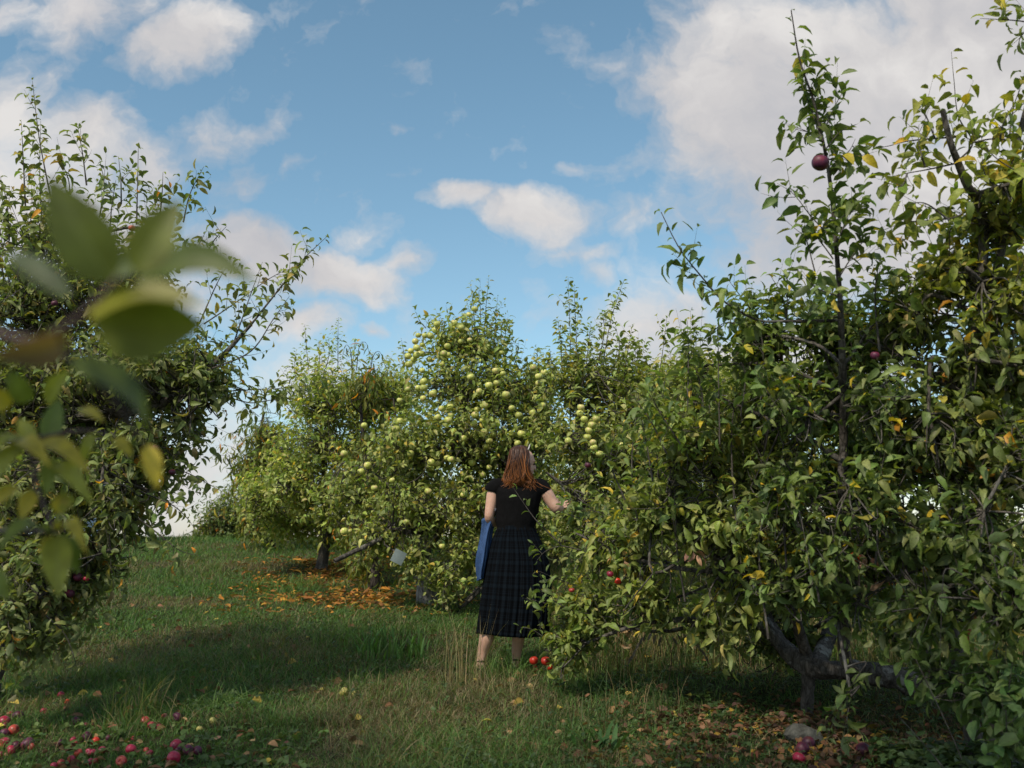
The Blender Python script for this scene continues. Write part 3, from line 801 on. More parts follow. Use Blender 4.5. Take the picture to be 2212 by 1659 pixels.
for (px, py) in [(1253, 893), (1262, 905), (1272, 930), (1269, 944), (1281, 956), (1283, 967), (1295, 980), (1343, 962), (1255, 880), (1228, 953), (1278, 918), (1288, 905)]:
    apple('green', W(px, py, DD - .75), .034, R6, stem=False)

# --- pale green tree left of the laden one
DG = 13.6
T = Tree(7, gbase(700, DG + .8), LIGHT, leaf=0.085, ratio=.42, grav=.15, st=FAR)
T.hmin, T.gain = .12, 2.5
b = T.base
T.limb([b - [0, 0, .1], W(705, 1130, DG + .6), W(700, 1010, DG), W(715, 880, DG)], .09, .02)
T.limb([W(702, 1080, DG), W(640, 1020, DG), W(600, 960, DG)], .05, .015)
T.limb([W(702, 1080, DG), W(770, 980, DG), W(800, 880, DG)], .05, .015)
for c, n, kw in [(PB(715, 860, DG, 110, 90, 1.0), 260, dict(up=.8)), (PB(800, 880, DG, 80, 90, .9), 130, dict(up=.5)), (PB(690, 960, DG, 130, 90, 1.1), 260, {}), (PB(800, 1000, DG, 100, 120, 1.1), 180, {}), (PB(860, 850, DG, 60, 70, .8), 130, dict(up=.5)), (PB(560, 1080, DG, 60, 80, .7), 110, {}),
                 (PB(640, 1040, DG - .3, 90, 85, .9), 190, dict(up=.1)), (PB(740, 1080, DG - .3, 130, 80, 1.0), 210, dict(up=0)), (PB(620, 1120, DG + .8, 90, 50, .7), 170, dict(up=-.1, droop=.1)), (PB(730, 1140, DG + .8, 110, 45, .6), 130, dict(up=-.2))]:
    T.blob(c[0], c[1], n, per=11, ln=(.25, .5), **kw)
for path in [[(667, 800), (662, 750), (658, 700)], [(730, 790), (730, 730), (731, 686)], [(690, 800), (690, 760), (688, 735)], [(760, 800), (765, 760), (768, 730)], [(640, 830), (636, 790), (640, 755)],
             [(705, 790), (712, 760), (710, 728)], [(800, 830), (800, 790), (805, 765)], [(835, 840), (838, 800), (842, 770)]]:
    T.shoot(pw(path, DG + T.rng.uniform(-.3, .3)), sp=.022, spurs=4, size=.95)
T.build('apple_tree', 'pale green narrow-leaved apple tree growing next to the laden apple tree', leafm=M_LEAF_NARROW)

# --- peach tree that dropped the orange leaves
DP = 12.6
T = Tree(8, gbase(812, DP - .2), PEACH, leaf=0.13, ratio=.22, grav=.9, bend=.55, st=NARROW)
b = T.base
T.limb([b - [0, 0, .1], b + [0, 0, .25], W(808, 1200, DP), W(812, 1130, DP)], .085, .065, 14, 10, .25)
T.limb([W(812, 1130, DP), W(790, 1000, DP), W(780, 880, DP + .2), W(785, 830, DP + .2)], .04, .008)
T.limb([W(812, 1130, DP), W(860, 1000, DP), W(850, 860, DP)], .05, .01)
for c, n, kw in [(PB(800, 840, DP + .4, 70, 70, .8), 90, dict(up=.3, droop=.5)), (PB(820, 1000, DP + .3, 90, 100, .9), 110, dict(up=.1, droop=.5)), (PB(760, 1140, DP, 60, 40, .5), 40, dict(up=-.1, droop=.6)),
                 (PB(790, 1200, DP - .2, 28, 40, .25), 22, dict(up=-.5, droop=.6)), (PB(850, 1120, DP, 60, 50, .5), 40, dict(up=-.1, droop=.6))]:
    T.blob(c[0], c[1], n, per=11, ln=(.3, .6), **kw)
for path in [[(770, 800), (776, 750), (790, 740), (800, 770)], [(800, 810), (806, 770), (820, 760), (832, 790)], [(760, 800), (758, 760), (748, 745), (740, 765)], [(820, 830), (835, 800), (850, 810)]]:
    T.shoot(pw(path, DP + .3), sp=.03, size=.9)
T.build('peach_tree', 'peach tree with drooping narrow leaves, standing in its own fallen orange leaves', leafm=M_LEAF_NARROW, bark=M_BARK_DARK)

# --- far peach tree at the edge of the grass
DH = 17.0
T = Tree(9, gbase(590, DH + .5), PEACH, leaf=0.15, ratio=.21, grav=1.0, bend=.6, st=NARROW)
b = T.base
T.limb([b - [0, 0, .1], W(590, 1100, DH), W(560, 980, DH), W(570, 890, DH)], .08, .02)
T.limb([W(590, 1100, DH), W(520, 1040, DH), W(490, 990, DH)], .04, .01)
for c, n, kw in [(PB(580, 950, DH, 55, 75, .8), 120, dict(up=.1, droop=.6)), (PB(545, 1020, DH, 45, 75, .7), 110, dict(up=.1, droop=.6)), (PB(560, 1100, DH, 60, 50, .7), 80, dict(up=0, droop=.6)), (PB(620, 1050, DH, 60, 100, .8), 60, {})]:
    T.blob(c[0], c[1], n, per=12, ln=(.35, .8), **kw)
for path in [[(540, 990), (500, 965), (465, 962)], [(530, 1010), (490, 985), (458, 985)], [(530, 1090), (500, 1070), (476, 1060)], [(560, 900), (530, 880), (512, 905)], [(560, 930), (525, 920), (506, 950)],
             [(580, 890), (570, 860), (550, 870)], [(540, 960), (505, 935), (480, 945)], [(600, 890), (610, 860), (598, 850)]]:
    T.shoot(pw(path, DH + T.rng.uniform(-.3, .3)), sp=.035, size=.95, spurs=2)
T.build('peach_tree', 'dark weeping peach tree with rusty leaves against the sky at the end of the grass', leafm=M_LEAF_NARROW, bark=M_BARK_DARK)

# --- low far tree on the crest
DI = 21.5
T = Tree(10, gbase(510, DI), DEEP, leaf=0.09, ratio=.42, st=FAR)
T.hmin, T.shrink = .02, .05
b = T.base
T.limb([b - [0, 0, .1], W(515, 1140, DI), W(500, 1100, DI)], .07, .02)
T.limb([W(515, 1150, DI), W(560, 1110, DI)], .05, .02)
T.limb([W(515, 1150, DI), W(450, 1140, DI)], .04, .02)
for c, n, kw in [(PB(500, 1110, DI, 60, 45, .8), 230, dict(up=.3)), (PB(560, 1130, DI, 70, 40, .8), 200, {}), (PB(460, 1135, DI, 35, 26, .6), 90, dict(pal=PEACH)), (PB(490, 1155, DI, 75, 18, .6), 200, {}), (PB(590, 1155, DI, 70, 22, .6), 200, {})]:
    T.blob(c[0], c[1], n, per=11, ln=(.3, .7), **kw)
T.build('apple_tree', 'small low tree on the crest of the grass slope, seen under the weeping peach tree', bark=M_BARK_DARK)

# --- sunlit tree far behind
DF = 27.0
T = Tree(11, gbase(1530, DF), [(.5, (.14, .17, .035)), (.3, (.18, .19, .04)), (.2, (.09, .12, .03))], leaf=0.15, ratio=.6, st=FAR)
b = T.base
T.limb([b - [0, 0, .1], W(1530, 1000, DF), W(1520, 880, DF)], .16, .06)
T.limb([W(1530, 1000, DF), W(1620, 900, DF)], .1, .04)
T.limb([W(1530, 1000, DF), W(1430, 900, DF)], .1, .04)
for c, n in [(PB(1430, 860, DF, 60, 60, 1.5), 260), (PB(1510, 840, DF, 80, 60, 1.5), 300), (PB(1590, 850, DF, 70, 75, 1.5), 260), (PB(1510, 940, DF, 170, 90, 1.5), 380), (PB(1650, 940, DF, 90, 90, 1.5), 180)]:
    T.blob(c[0], c[1], n, per=12, ln=(.5, 1.1))
T.build('broadleaf_tree', 'tall yellow-green broadleaf tree far behind the orchard rows, topping the foliage')

# --- the row behind, glimpsed through the near trees
for i, (px, d, top, lab) in enumerate([(1160, 15.0, 960, 'sunlit apple tree of the back row, straight behind the laden apple tree'), (850, 16.5, 960, 'apple tree of the back row, between the peach tree and the laden tree'),
                                       (1350, 14.0, 900, 'sunlit apple tree of the back row, behind the column-like shoot'),
                                       (1560, 12.2, 860, 'sunlit apple tree of the back row, between the tall shoots and the near tree'),
                                       (1840, 11.6, 800, 'sunlit apple tree of the back row, glimpsed beside the slender upright stem'),
                                       (2140, 12.0, 780, 'sunlit apple tree of the back row, hidden behind the spotted-leaf tree'),
                                       (2480, 11.0, 760, 'apple tree at the very end of the back row, past the spotted-leaf tree')]):
    T = Tree(20 + i, gbase(px, d), LIGHT, leaf=.085, ratio=.48, st=FAR)
    T.gain = 2.1
    b = T.base
    T.limb([b - [0, 0, .1], b + [.05, 0, .5], W(px, 1100, d), W(px + 10, 950, d)], .1, .03)
    T.limb([W(px, 1130, d), W(px - 90, 1050, d)], .05, .02)
    T.limb([W(px, 1130, d), W(px + 90, 1040, d)], .05, .02)
    for c, n in [(PB(px, top + 90, d, 150, 90, .9), 200), (PB(px - 30, top + 220, d, 180, 120, 1.0), 260), (PB(px, 1160, d, 190, 80, .9), 170)]:
        T.blob(c[0], c[1], n, per=12, ln=(.3, .6))
    T.build('apple_tree', lab)

MID = [(.34, (.078, .112, .032)), (.30, (.100, .130, .040)), (.22, (.062, .092, .030)), (.10, (.13, .15, .06)), (.04, (.22, .18, .03))]
# --- the near apple tree with the low limb
T = Tree(12, np.array([2.15, 6.3, float(gz(2.15, 6.3))]), DEEP, leaf=0.073, ratio=.44, grav=.02, fold=.55, bend=.60)
T.hmin, T.dens, T.shell, T.gain = .50, 1.12, 1.4, 2.2
b = T.base
LOGA = [W(1650, 1345, 6.3), W(1690, 1395, 6.2), W(1755, 1440, 6.05), W(1850, 1452, 5.9), W(1960, 1470, 5.9), W(2060, 1500, 5.9), W(2150, 1545, 5.9)]
T.limb(LOGA, .045, .066, 60, 18, .38, old=True, cap=True)
T.limb([W(1755, 1445, 6.05), W(1745, 1480, 6.1), np.array([W(1740, 1500, 6.1)[0], 6.15, gz(1.8, 6.15) - .1])], .035, .040, 20, 16, .4, old=True)
T.limb([W(1760, 1450, 6.0), W(1790, 1375, 6.4), W(1815, 1290, 6.8), W(1850, 1220, 7.0), W(1900, 1130, 7.1)], .050, .042, 30, 14, .3, old=True)
T.limb([W(1690, 1395, 6.2), W(1640, 1290, 6.6), W(1650, 1220, 6.8), W(1760, 1190, 6.9), W(1840, 1185, 7.0)], .036, .024, 26, 10, .3, old=True)
STEM_P = [W(1850, 1448, 5.85), W(1826, 1420, 5.7), W(1820, 1300, 5.5), W(1823, 1100, 5.3), W(1822, 900, 5.1), W(1819, 760, 4.9), W(1815, 651, 4.75)]
T.limb(STEM_P, .040, .014, 40, 10, .10)
T.limb([W(1745, 1420, 6.1), W(1700, 1310, 5.9), W(1600, 1235, 5.8), W(1500, 1175, 5.8), W(1440, 1100, 5.9)], .038, .012, 24, 9, .15)
T.limb([W(1535, 1195, 5.8), W(1530, 1140, 5.9), W(1545, 1050, 5.9), W(1520, 900, 5.7)], .022, .008, 18)
T.limb([W(1600, 1235, 5.8), W(1480, 1230, 6.0), W(1350, 1200, 6.3), W(1240, 1150, 6.6)], .02, .006, 20)
T.limb([W(1823, 1180, 5.4), W(1760, 1140, 5.3), W(1680, 1110, 5.2)], .018, .006)
T.limb([W(1823, 1000, 5.2), W(1750, 950, 5.2), W(1650, 900, 5.3), W(1560, 860, 5.4)], .018, .006)
T.limb([W(1823, 900, 5.1), W(1900, 840, 5.1), W(1960, 800, 5.2)], .018, .006)
T.limb([W(1823, 1060, 5.3), W(1880, 1050, 5.2), W(1950, 1000, 5.1)], .018, .006)
T.limb([W(1820, 1320, 5.5), W(1900, 1260, 5.2), W(1990, 1230, 5.0)], .018, .006)
for c, n, kw in [
    (PB(1770, 700, 5.35, 90, 70, .4), 36, dict(up=.7)), (PB(1650, 740, 5.45, 110, 60, .4), 44, dict(up=.3)), (PB(1640, 860, 5.65, 130, 90, .5), 90, dict(pal=MID, up=.8)), (PB(1860, 740, 5.45, 110, 100, .6), 70, {}),
    (PB(1800, 850, 5.55, 150, 110, .6), 110, {}), (PB(1650, 1000, 5.75, 150, 120, .6), 120, dict(pal=MID)), (PB(1860, 1020, 5.55, 160, 130, .6), 130, {}), (PB(1480, 960, 5.70, 120, 130, .5), 80, dict(up=.7, pal=MID)),
    (PB(1440, 1100, 6.00, 140, 110, .5), 110, dict(up=.1, pal=MID)), (PB(1580, 1150, 5.70, 150, 90, .5), 110, dict(up=0, pal=MID)), (PB(1330, 1190, 6.50, 110, 90, .45), 90, dict(up=0, pal=MID)), (PB(1270, 1330, 6.70, 80, 80, .35), 90, dict(up=-.1, hmin=.3, pal=MID)),
    (PB(1400, 1290, 6.30, 100, 70, .4), 60, dict(up=-.1, hmin=.3, pal=MID)), (PB(1740, 1180, 5.75, 150, 90, .5), 90, dict(up=-.1, droop=.1)), (PB(1900, 1200, 5.55, 130, 100, .5), 80, dict(up=-.1, droop=.2)),
    (PB(1680, 1300, 6.60, 110, 40, .4), 30, dict(up=-.2, droop=.3)), (PB(1560, 1290, 5.90, 110, 50, .4), 40, dict(up=-.2, droop=.3, pal=MID)), (PB(1850, 1300, 5.10, 80, 30, .3), 12, dict(up=-.3, droop=.3, hmin=.4)),
    (PB(1700, 880, 4.95, 120, 90, .3), 26, {}), (PB(1900, 880, 4.8, 120, 90, .3), 26, {}), (PB(1890, 1080, 4.8, 120, 90, .3), 30, {}), (PB(1700, 1080, 5.0, 120, 90, .3), 30, {}), (PB(1790, 1200, 4.9, 120, 60, .3), 20, dict(up=0)),
    (PB(1800, 1290, 6.9, 200, 70, .5), 90, dict(up=0, hmin=.15)), (PB(1560, 1330, 6.6, 130, 60, .5), 70, dict(up=0, hmin=.12, pal=MID)), (PB(1980, 1340, 6.3, 130, 80, .5), 70, dict(up=0, hmin=.15)), (PB(1690, 1390, 6.7, 110, 30, .3), 40, dict(up=.3, hmin=.08)),
    (PB(1700, 1270, 5.3, 110, 50, .3), 26, dict(up=0)), (PB(1830, 1510, 5.00, 30, 30, .12), 4, dict(up=-1, droop=.3, hmin=.1)), (PB(1230, 1400, 6.70, 70, 40, .3), 40, dict(up=-.2, hmin=.12, pal=MID)), (PB(1500, 790, 5.60, 60, 60, .3), 12, dict(up=1.2, pal=MID))]:
    T.blob(c[0], c[1], n, per=11, ln=(.18, .42), limbs=1, **kw)
main = [(1815, 651), (1806, 528), (1795, 409), (1782, 326), (1758, 220), (1727, 128), (1709, 22)]
T.shoot(pw(main, (4.75, 4.4)), .014, sp=.030, spurs=14, size=1.15)
for path in [[(1784, 273), (1803, 230), (1826, 190)], [(1786, 319), (1815, 285), (1852, 268)], [(1778, 304), (1745, 285), (1703, 268)], [(1797, 515), (1751, 466), (1715, 420), (1679, 396)],
             [(1806, 528), (1828, 475), (1850, 422)], [(1762, 594), (1745, 530), (1727, 484)], [(1775, 300), (1745, 215), (1728, 165)], [(1790, 345), (1830, 330), (1848, 300)],
             [(1800, 560), (1760, 500), (1750, 450)], [(1812, 600), (1850, 540), (1885, 500)], [(1810, 640), (1760, 620), (1730, 590)], [(1803, 480), (1835, 460), (1870, 440)]]:
    T.shoot(pw(path, 4.55), .004, sp=.030, size=1.12, spurs=3)
T.shoot(pw([(1819, 693), (1784, 693), (1700, 694), (1635, 691), (1564, 651), (1520, 603), (1468, 537), (1428, 458)], (4.9, 4.7)), .010, sp=.024, spurs=14, size=1.12)
for path in [[(1640, 691), (1600, 640), (1570, 600)], [(1700, 694), (1690, 640), (1661, 590)], [(1700, 690), (1700, 630), (1692, 585)], [(1600, 700), (1560, 700), (1520, 740)], [(1650, 700), (1600, 740), (1560, 760)],
             [(1555, 960), (1552, 800), (1551, 665)], [(1485, 900), (1487, 780), (1485, 693)], [(1520, 900), (1515, 840), (1500, 790)], [(1440, 980), (1400, 900), (1345, 830)], [(1470, 960), (1420, 880), (1400, 830)],
             [(1600, 900), (1610, 820), (1600, 770)], [(1350, 1080), (1320, 1000), (1330, 930)], [(1410, 1040), (1395, 950), (1380, 880)]]:
    T.shoot(pw(path, 5.3), .005, sp=.034, spurs=4)
for path, d in [([(1960, 1280), (1950, 1000), (1965, 720)], 5.0), ([(1700, 1250), (1690, 1000), (1715, 780)], 5.2), ([(1592, 1150), (1580, 950), (1600, 770)], 5.4), ([(1890, 1230), (1905, 1050), (1890, 860)], 4.9),
                ([(1660, 1380), (1640, 1200), (1655, 1050)], 5.3), ([(1770, 1300), (1750, 1150), (1765, 960)], 5.0), ([(1480, 1300), (1460, 1150), (1470, 980)], 5.8), ([(1380, 1150), (1365, 1000), (1380, 850)], 6.0), ([(1430, 1120), (1420, 960), (1440, 800)], 5.9), ([(1640, 900), (1650, 800), (1645, 720)], 5.2), ([(1900, 760), (1890, 640), (1900, 560)], 4.9), ([(1960, 720), (1970, 640), (1955, 570)], 4.9), ([(2010, 1000), (1990, 820), (2010, 640)], 4.8)]:
    T.shoot(pw(path, d), .007, sp=.05, spurs=4, t0=.25)
T.shoot(pw([(1215, 1180), (1161, 1127), (1130, 1085), (1108, 1052)], 6.75), .005, sp=.045, size=.9)
T.shoot(pw([(1260, 1190), (1215, 1180), (1180, 1190), (1160, 1210)], 6.7), .005, sp=.03, size=.9, spurs=3)
T.shoot(pw([(1230, 1260), (1190, 1245), (1165, 1235), (1150, 1240)], 6.8), .004, sp=.03, size=.85, spurs=2)
T.shoot(pw([(1240, 1300), (1190, 1305), (1150, 1295), (1128, 1292)], 6.7), .004, sp=.03, size=.9, spurs=3)
T.shoot(pw([(1240, 1400), (1190, 1385), (1150, 1360), (1125, 1355)], 6.7), .004, sp=.035, size=.95, spurs=3)
T.shoot(pw([(1330, 1115), (1275, 1102), (1236, 1090)], 7.5), .004, sp=.022, size=1.0, spurs=5)
T.shoot(pw([(1250, 1120), (1225, 1110), (1212, 1105)], 6.8), .004, sp=.03, size=.9, spurs=2)
T.shoot(pw([(1260, 1200), (1240, 1230), (1200, 1330), (1180, 1420)], 6.8), .004, sp=.03, size=.9, spurs=5)
PINK = [(1, (.26, .16, .14))]
for (px, py, d, n_) in [(1865, 1205, 5.1, 4), (1862, 1262, 5.1, 2), (1500, 1195, 5.7, 4), (1335, 1205, 6.2, 3), (1345, 1368, 6.4, 2)]:
    q = np.array([W(px + T.rng.normal(0, 8), py + T.rng.normal(0, 8), d) for _ in range(n_)])
    T.leaves(q, nrm(T.rng.normal(0, 1, (n_, 3)) + [0, 0, -.6]), np.arange(n_) * 1.0, 1.0, PINK, grav=.9)
R12 = T.build('apple_tree', 'large near apple tree with one slender upright stem rising from a low gnarled limb', group=None)
o = apple('plum', W(1772, 352, 4.42), .040, R12); tag(o, 'single purple apple high on the tallest shoot')
for (px, py, r, k, d) in [(1847, 1204, .03, 'scarlet', 5.2), (1334, 1255, .024, 'scarlet', 6.2), (1318, 1240, .022, 'crimson', 6.2), (1270, 1005, .02, 'plum', 6), (1890, 768, .022, 'plum', 4.75), (1235, 1275, .02, 'ruddy', 6.5),
                       (1153, 1427, .030, 'scarlet', 6.9), (1179, 1428, .033, 'scarlet', 6.8), (1187, 1441, .022, 'scarlet', 6.8), (1405, 1300, .02, 'scarlet', 6.3)]:
    apple(k, W(px, py, d), r, R12, stem=False)

# --- the spotted, yellowing tree at the edge
T = Tree(13, np.array([2.35, 5.2, float(gz(2.35, 5.2))]), YELLOWISH, leaf=0.080, ratio=.45, grav=.2, fold=.5, bend=.55)
T.hmin, T.dens, T.shell = .75, 1.2, 1.5
b = T.base
T.limb([b - [0, 0, .1], W(2060, 1400, 5.15), W(2050, 1320, 5.1), W(2040, 1180, 5.0), W(2075, 1000, 4.9), W(2085, 850, 4.8), W(2110, 700, 4.7), W(2125, 520, 4.6), W(2112, 436, 4.5), W(2088, 400, 4.45), W(2070, 352, 4.4), W(2053, 308, 4.35), W(2036, 238, 4.3)], .046, .012, 60, 10, .12)
T.limb([W(2110, 700, 4.7), W(2160, 560, 4.6), W(2171, 422, 4.5), W(2200, 300, 4.4), W(2230, 180, 4.3)], .022, .010, 20)
T.limb([W(2050, 1300, 5.1), W(2130, 1150, 4.8), W(2200, 1000, 4.6), W(2260, 900, 4.5)], .03, .012)
T.limb([W(2085, 850, 4.8), W(1990, 800, 4.9), W(1930, 760, 5.0)], .015, .006)
T.limb([W(2060, 900, 4.85), W(2140, 830, 4.7), W(2212, 800, 4.6)], .018, .008)
T.limb([W(2050, 1180, 5.0), W(1960, 1130, 4.9), W(1900, 1120, 4.8)], .015, .006)
for c, n, kw in [
    (PB(2150, 480, 4.6, 100, 80, .4), 34, dict(up=.5)), (PB(2060, 590, 4.8, 120, 70, .4), 44, {}), (PB(2160, 640, 4.6, 90, 90, .4), 44, {}), (PB(1960, 700, 5.0, 110, 80, .4), 56, dict(pal=LIGHT)),
    (PB(2110, 790, 4.8, 150, 110, .5), 96, dict(pal=GREEN)), (PB(2030, 950, 4.8, 150, 120, .5), 96, dict(pal=GREEN)), (PB(2180, 1000, 4.6, 110, 140, .5), 90, dict(pal=GREEN)),
    (PB(2060, 1160, 4.8, 150, 100, .5), 84, dict(pal=DEEP, up=0)), (PB(2170, 1280, 4.5, 120, 110, .5), 76, dict(pal=DEEP, up=-.1, droop=.2)), (PB(2000, 1300, 4.8, 90, 60, .4), 26, dict(pal=DEEP, up=-.2, droop=.3)),
    (PB(2190, 400, 4.4, 70, 70, .3), 14, dict(up=.5)), (PB(2330, 900, 4.6, 150, 350, .7), 110, dict(pal=GREEN))]:
    T.blob(c[0], c[1], n, per=10, ln=(.18, .42), limbs=1, **kw)
for path in [[(2070, 348), (2101, 308), (2070, 251), (2061, 176), (2055, 112)], [(2075, 295), (2010, 300), (1960, 305), (1921, 315), (1895, 320)], [(2068, 352), (2010, 365), (1960, 374), (1930, 380)], [(1960, 374), (1950, 400), (1935, 405)],
             [(1998, 360), (1985, 310), (1985, 270)], [(2101, 308), (2150, 300), (2212, 310)], [(2160, 300), (2170, 260), (2190, 225)], [(2180, 300), (2190, 230), (2205, 190)], [(2112, 436), (2060, 470), (1960, 480), (1900, 500)],
             [(2050, 475), (2000, 440), (1960, 440)], [(2171, 422), (2130, 380), (2120, 330)], [(2020, 300), (2000, 250), (1985, 235)], [(2171, 422), (2200, 400), (2230, 330)], [(2000, 480), (1950, 520), (1890, 540)]]:
    T.shoot(pw(path, T.rng.uniform(4.3, 4.55)), .005, sp=.036, spurs=3)
T.shoot(pw([(2330, 60), (2250, 52), (2200, 45), (2160, 42), (2118, 40)], 4.3), .005, sp=.03, spurs=4)
T.shoot(pw([(2230, 50), (2205, 80), (2198, 105)], 4.3), .004, sp=.03, spurs=1)
T.limb([W(2230, 180, 4.3), W(2330, 110, 4.3), W(2330, 60, 4.3)], .010, .005)
T.shoot(pw([(2212, 380), (2150, 340), (2120, 300)], 4.3), .004, sp=.03, spurs=3)
T.build('apple_tree', 'yellowing apple tree with spotted, torn leaves and a bare broken branch tip', leafm=M_LEAF_SPOT)

# --- young maple-like saplings low beside it
T = Tree(14, np.array([2.15, 4.55, float(gz(2.15, 4.55))]), [(.6, (.045, .085, .032)), (.3, (.06, .105, .035)), (.1, (.035, .06, .025))], leaf=0.085, ratio=.5, grav=.5)
b = T.base
for dx, dy, h in [(0, 0, .8), (-.25, .2, .6), (.2, -.1, .9), (-.45, -.1, .4), (.3, .3, 1.0), (-.1, -.25, .45)]:
    T.limb([b + [dx * .3, dy * .3, -.05], b + [dx * .7, dy * .7, h * .5], b + [dx * 1.1, dy * 1.1, h]], .004, .002, 8, 5, 0)
for c, n in [(PB(2150, 1500, 4.6, 110, 80, .35), 50), (PB(2050, 1470, 4.8, 80, 60, .3), 20), (PB(2190, 1600, 4.4, 70, 60, .3), 24)]:
    T.blob(c[0], c[1], n, per=9, ln=(.12, .3), limbs=0, up=.1)
T.build('sapling', 'low dark sapling with deeply veined leaves at the foot of the yellowing tree')
# ------------------------------------------------------------------ ground
def grid_axis(lo, hi, fine_lo, fine_hi, fs, cs):
    a = list(np.arange(fine_lo, fine_hi, fs))
    x = fine_hi
    s = fs
    while x < hi:
        a.append(x); s = min(s * 1.25, cs); x += s
    a.append(hi)
    x, s = fine_lo, fs
    while x > lo:
        s = min(s * 1.25, cs); x -= s; a.append(max(x, lo))
    return np.unique(np.array(a))
gx = grid_axis(-900, 900, -12, 12, .12, 60)
gy = grid_axis(-300, 1500, 2, 30, .12, 60)
X, Y = np.meshgrid(gx, gy)
Z = gz(X, Y)
rng0 = np.random.default_rng(0)
near = (np.abs(X) < 12) & (Y > 2) & (Y < 30)
Z = Z + near * rng0.normal(0, .008, Z.shape)
V = np.stack([X, Y, Z], -1).reshape(-1, 3)
idx = np.arange(X.size).reshape(X.shape)
Q = np.stack([idx[:-1, :-1], idx[:-1, 1:], idx[1:, 1:], idx[1:, :-1]], -1).reshape(-1, 4)
m, n = new_mat('meadow_soil')
t = n.n('ShaderNodeTexCoord')
a = n.n('ShaderNodeTexNoise', i_Scale=1.1, i_Detail=6.0); n.l(t.outputs['Object'], a.inputs['Vector'])
c = n.n('ShaderNodeTexNoise', i_Scale=26.0, i_Detail=8.0, i_Roughness=0.75); n.l(t.outputs['Object'], c.inputs['Vector'])
col = n.ramp(a.outputs['Fac'], [(0.38, (.030, .042, .018)), (0.5, (.045, .050, .024)), (0.66, (.085, .072, .040))])
col = n.mix(1.0, col, n.ramp(c.outputs['Fac'], [(0.3, 0.45), (0.7, 1.5)]), 'MULTIPLY')
p = n.n('ShaderNodeBsdfPrincipled', i_Roughness=0.95); p.inputs['Specular IOR Level'].default_value = 0.1
n.l(col, p.inputs['Base Color'])
bm = n.n('ShaderNodeBump', i_Strength=1.0, i_Distance=0.03); n.l(c.outputs['Fac'], bm.inputs['Height']); n.l(bm.outputs[0], p.inputs['Normal'])
o = n.n('ShaderNodeOutputMaterial'); n.l(p.outputs[0], o.inputs[0])
tag(mesh_np('ground', V, [Q], m, origin=(0, 0, 0)), 'grassy orchard slope rising to a crest', kind='structure')

def noise2(x, y, s, seed=0):
    """cheap smooth value noise on arrays, 0..1"""
    r = np.random.default_rng(seed).random((64, 64))
    u_, v_ = x * s, y * s
    i, j = np.floor(u_).astype(int), np.floor(v_).astype(int)
    f, g = u_ - i, v_ - j
    f, g = f * f * (3 - 2 * f), g * g * (3 - 2 * g)
    R = lambda a, b: r[a % 64, b % 64]
    return (R(i, j) * (1 - f) + R(i + 1, j) * f) * (1 - g) + (R(i, j + 1) * (1 - f) + R(i + 1, j + 1) * f) * g

def scatter(rng, n, d0, d1, u0=-.62, u1=.62):
    """points of the ground seen from the slope's foot, thinning with distance"""
    d = d0 * (d1 / d0) ** rng.random(n)
    x = d * rng.uniform(u0, u1, n)
    return x, d

def blades(rng, x, y, h, w, col, lean=.35, seg=3):
    n = len(x)
    P = np.stack([x, y, gz(x, y) - .005], -1)
    a = rng.uniform(0, 2 * math.pi, n)
    dirn = np.stack([np.cos(a), np.sin(a), np.zeros(n)], -1)
    side = np.stack([-np.sin(a + rng.normal(0, .5, n)), np.cos(a), np.zeros(n)], -1)
    ln = (lean * (0.3 + rng.random(n) * 1.3))[:, None]
    h = h[:, None]; w = w[:, None]
    rows = []
    ts = np.linspace(0, 1, seg + 1)
    for t_ in ts[:-1]:
        c_ = P + np.array([0, 0, 1]) * h * (t_ - .35 * ln * t_ * t_) + dirn * h * ln * t_ * t_ * 1.2
        ww = w * (1 - .55 * t_)
        rows += [c_ - side * ww, c_ + side * ww]
    t_ = 1.0
    rows.append(P + np.array([0, 0, 1]) * h * (t_ - .35 * ln) + dirn * h * ln * 1.2)
    V = np.stack(rows, 1)
    nv = V.shape[1]
    off = (np.arange(n) * nv)[:, None]
    q = np.concatenate([np.array([[2 * i, 2 * i + 1, 2 * i + 3, 2 * i + 2]]) + off for i in range(seg - 1)])
    tr = np.array([[2 * seg - 2, 2 * seg - 1, 2 * seg]]) + off
    return V.reshape(-1, 3), [q, tr], np.repeat(col, nv, 0)

def under_right(x, y):
    """1 under the trees of the right-hand row, 0 on the grass path"""
    edge = 0.62 + 0.10 * (y - 5) + 0.25 * np.sin(y * 1.7) - np.clip((y - 7.5), 0, 1) * 1.2
    return 1 / (1 + np.exp(-(x - edge) * 5))
def litter_zone(x, y):
    return np.exp(-((x - 1.75) / 1.0) ** 2 - ((y - 5.35) / .80) ** 2)
def orange_zone(x, y):
    return np.exp(-((x + 1.75) / 1.05) ** 2 - ((y - 11.6) / 1.1) ** 2) + 1.0 * np.exp(-((x + 2.7) / .85) ** 2 - ((y - 14.2) / 1.6) ** 2)

rng = np.random.default_rng(3)
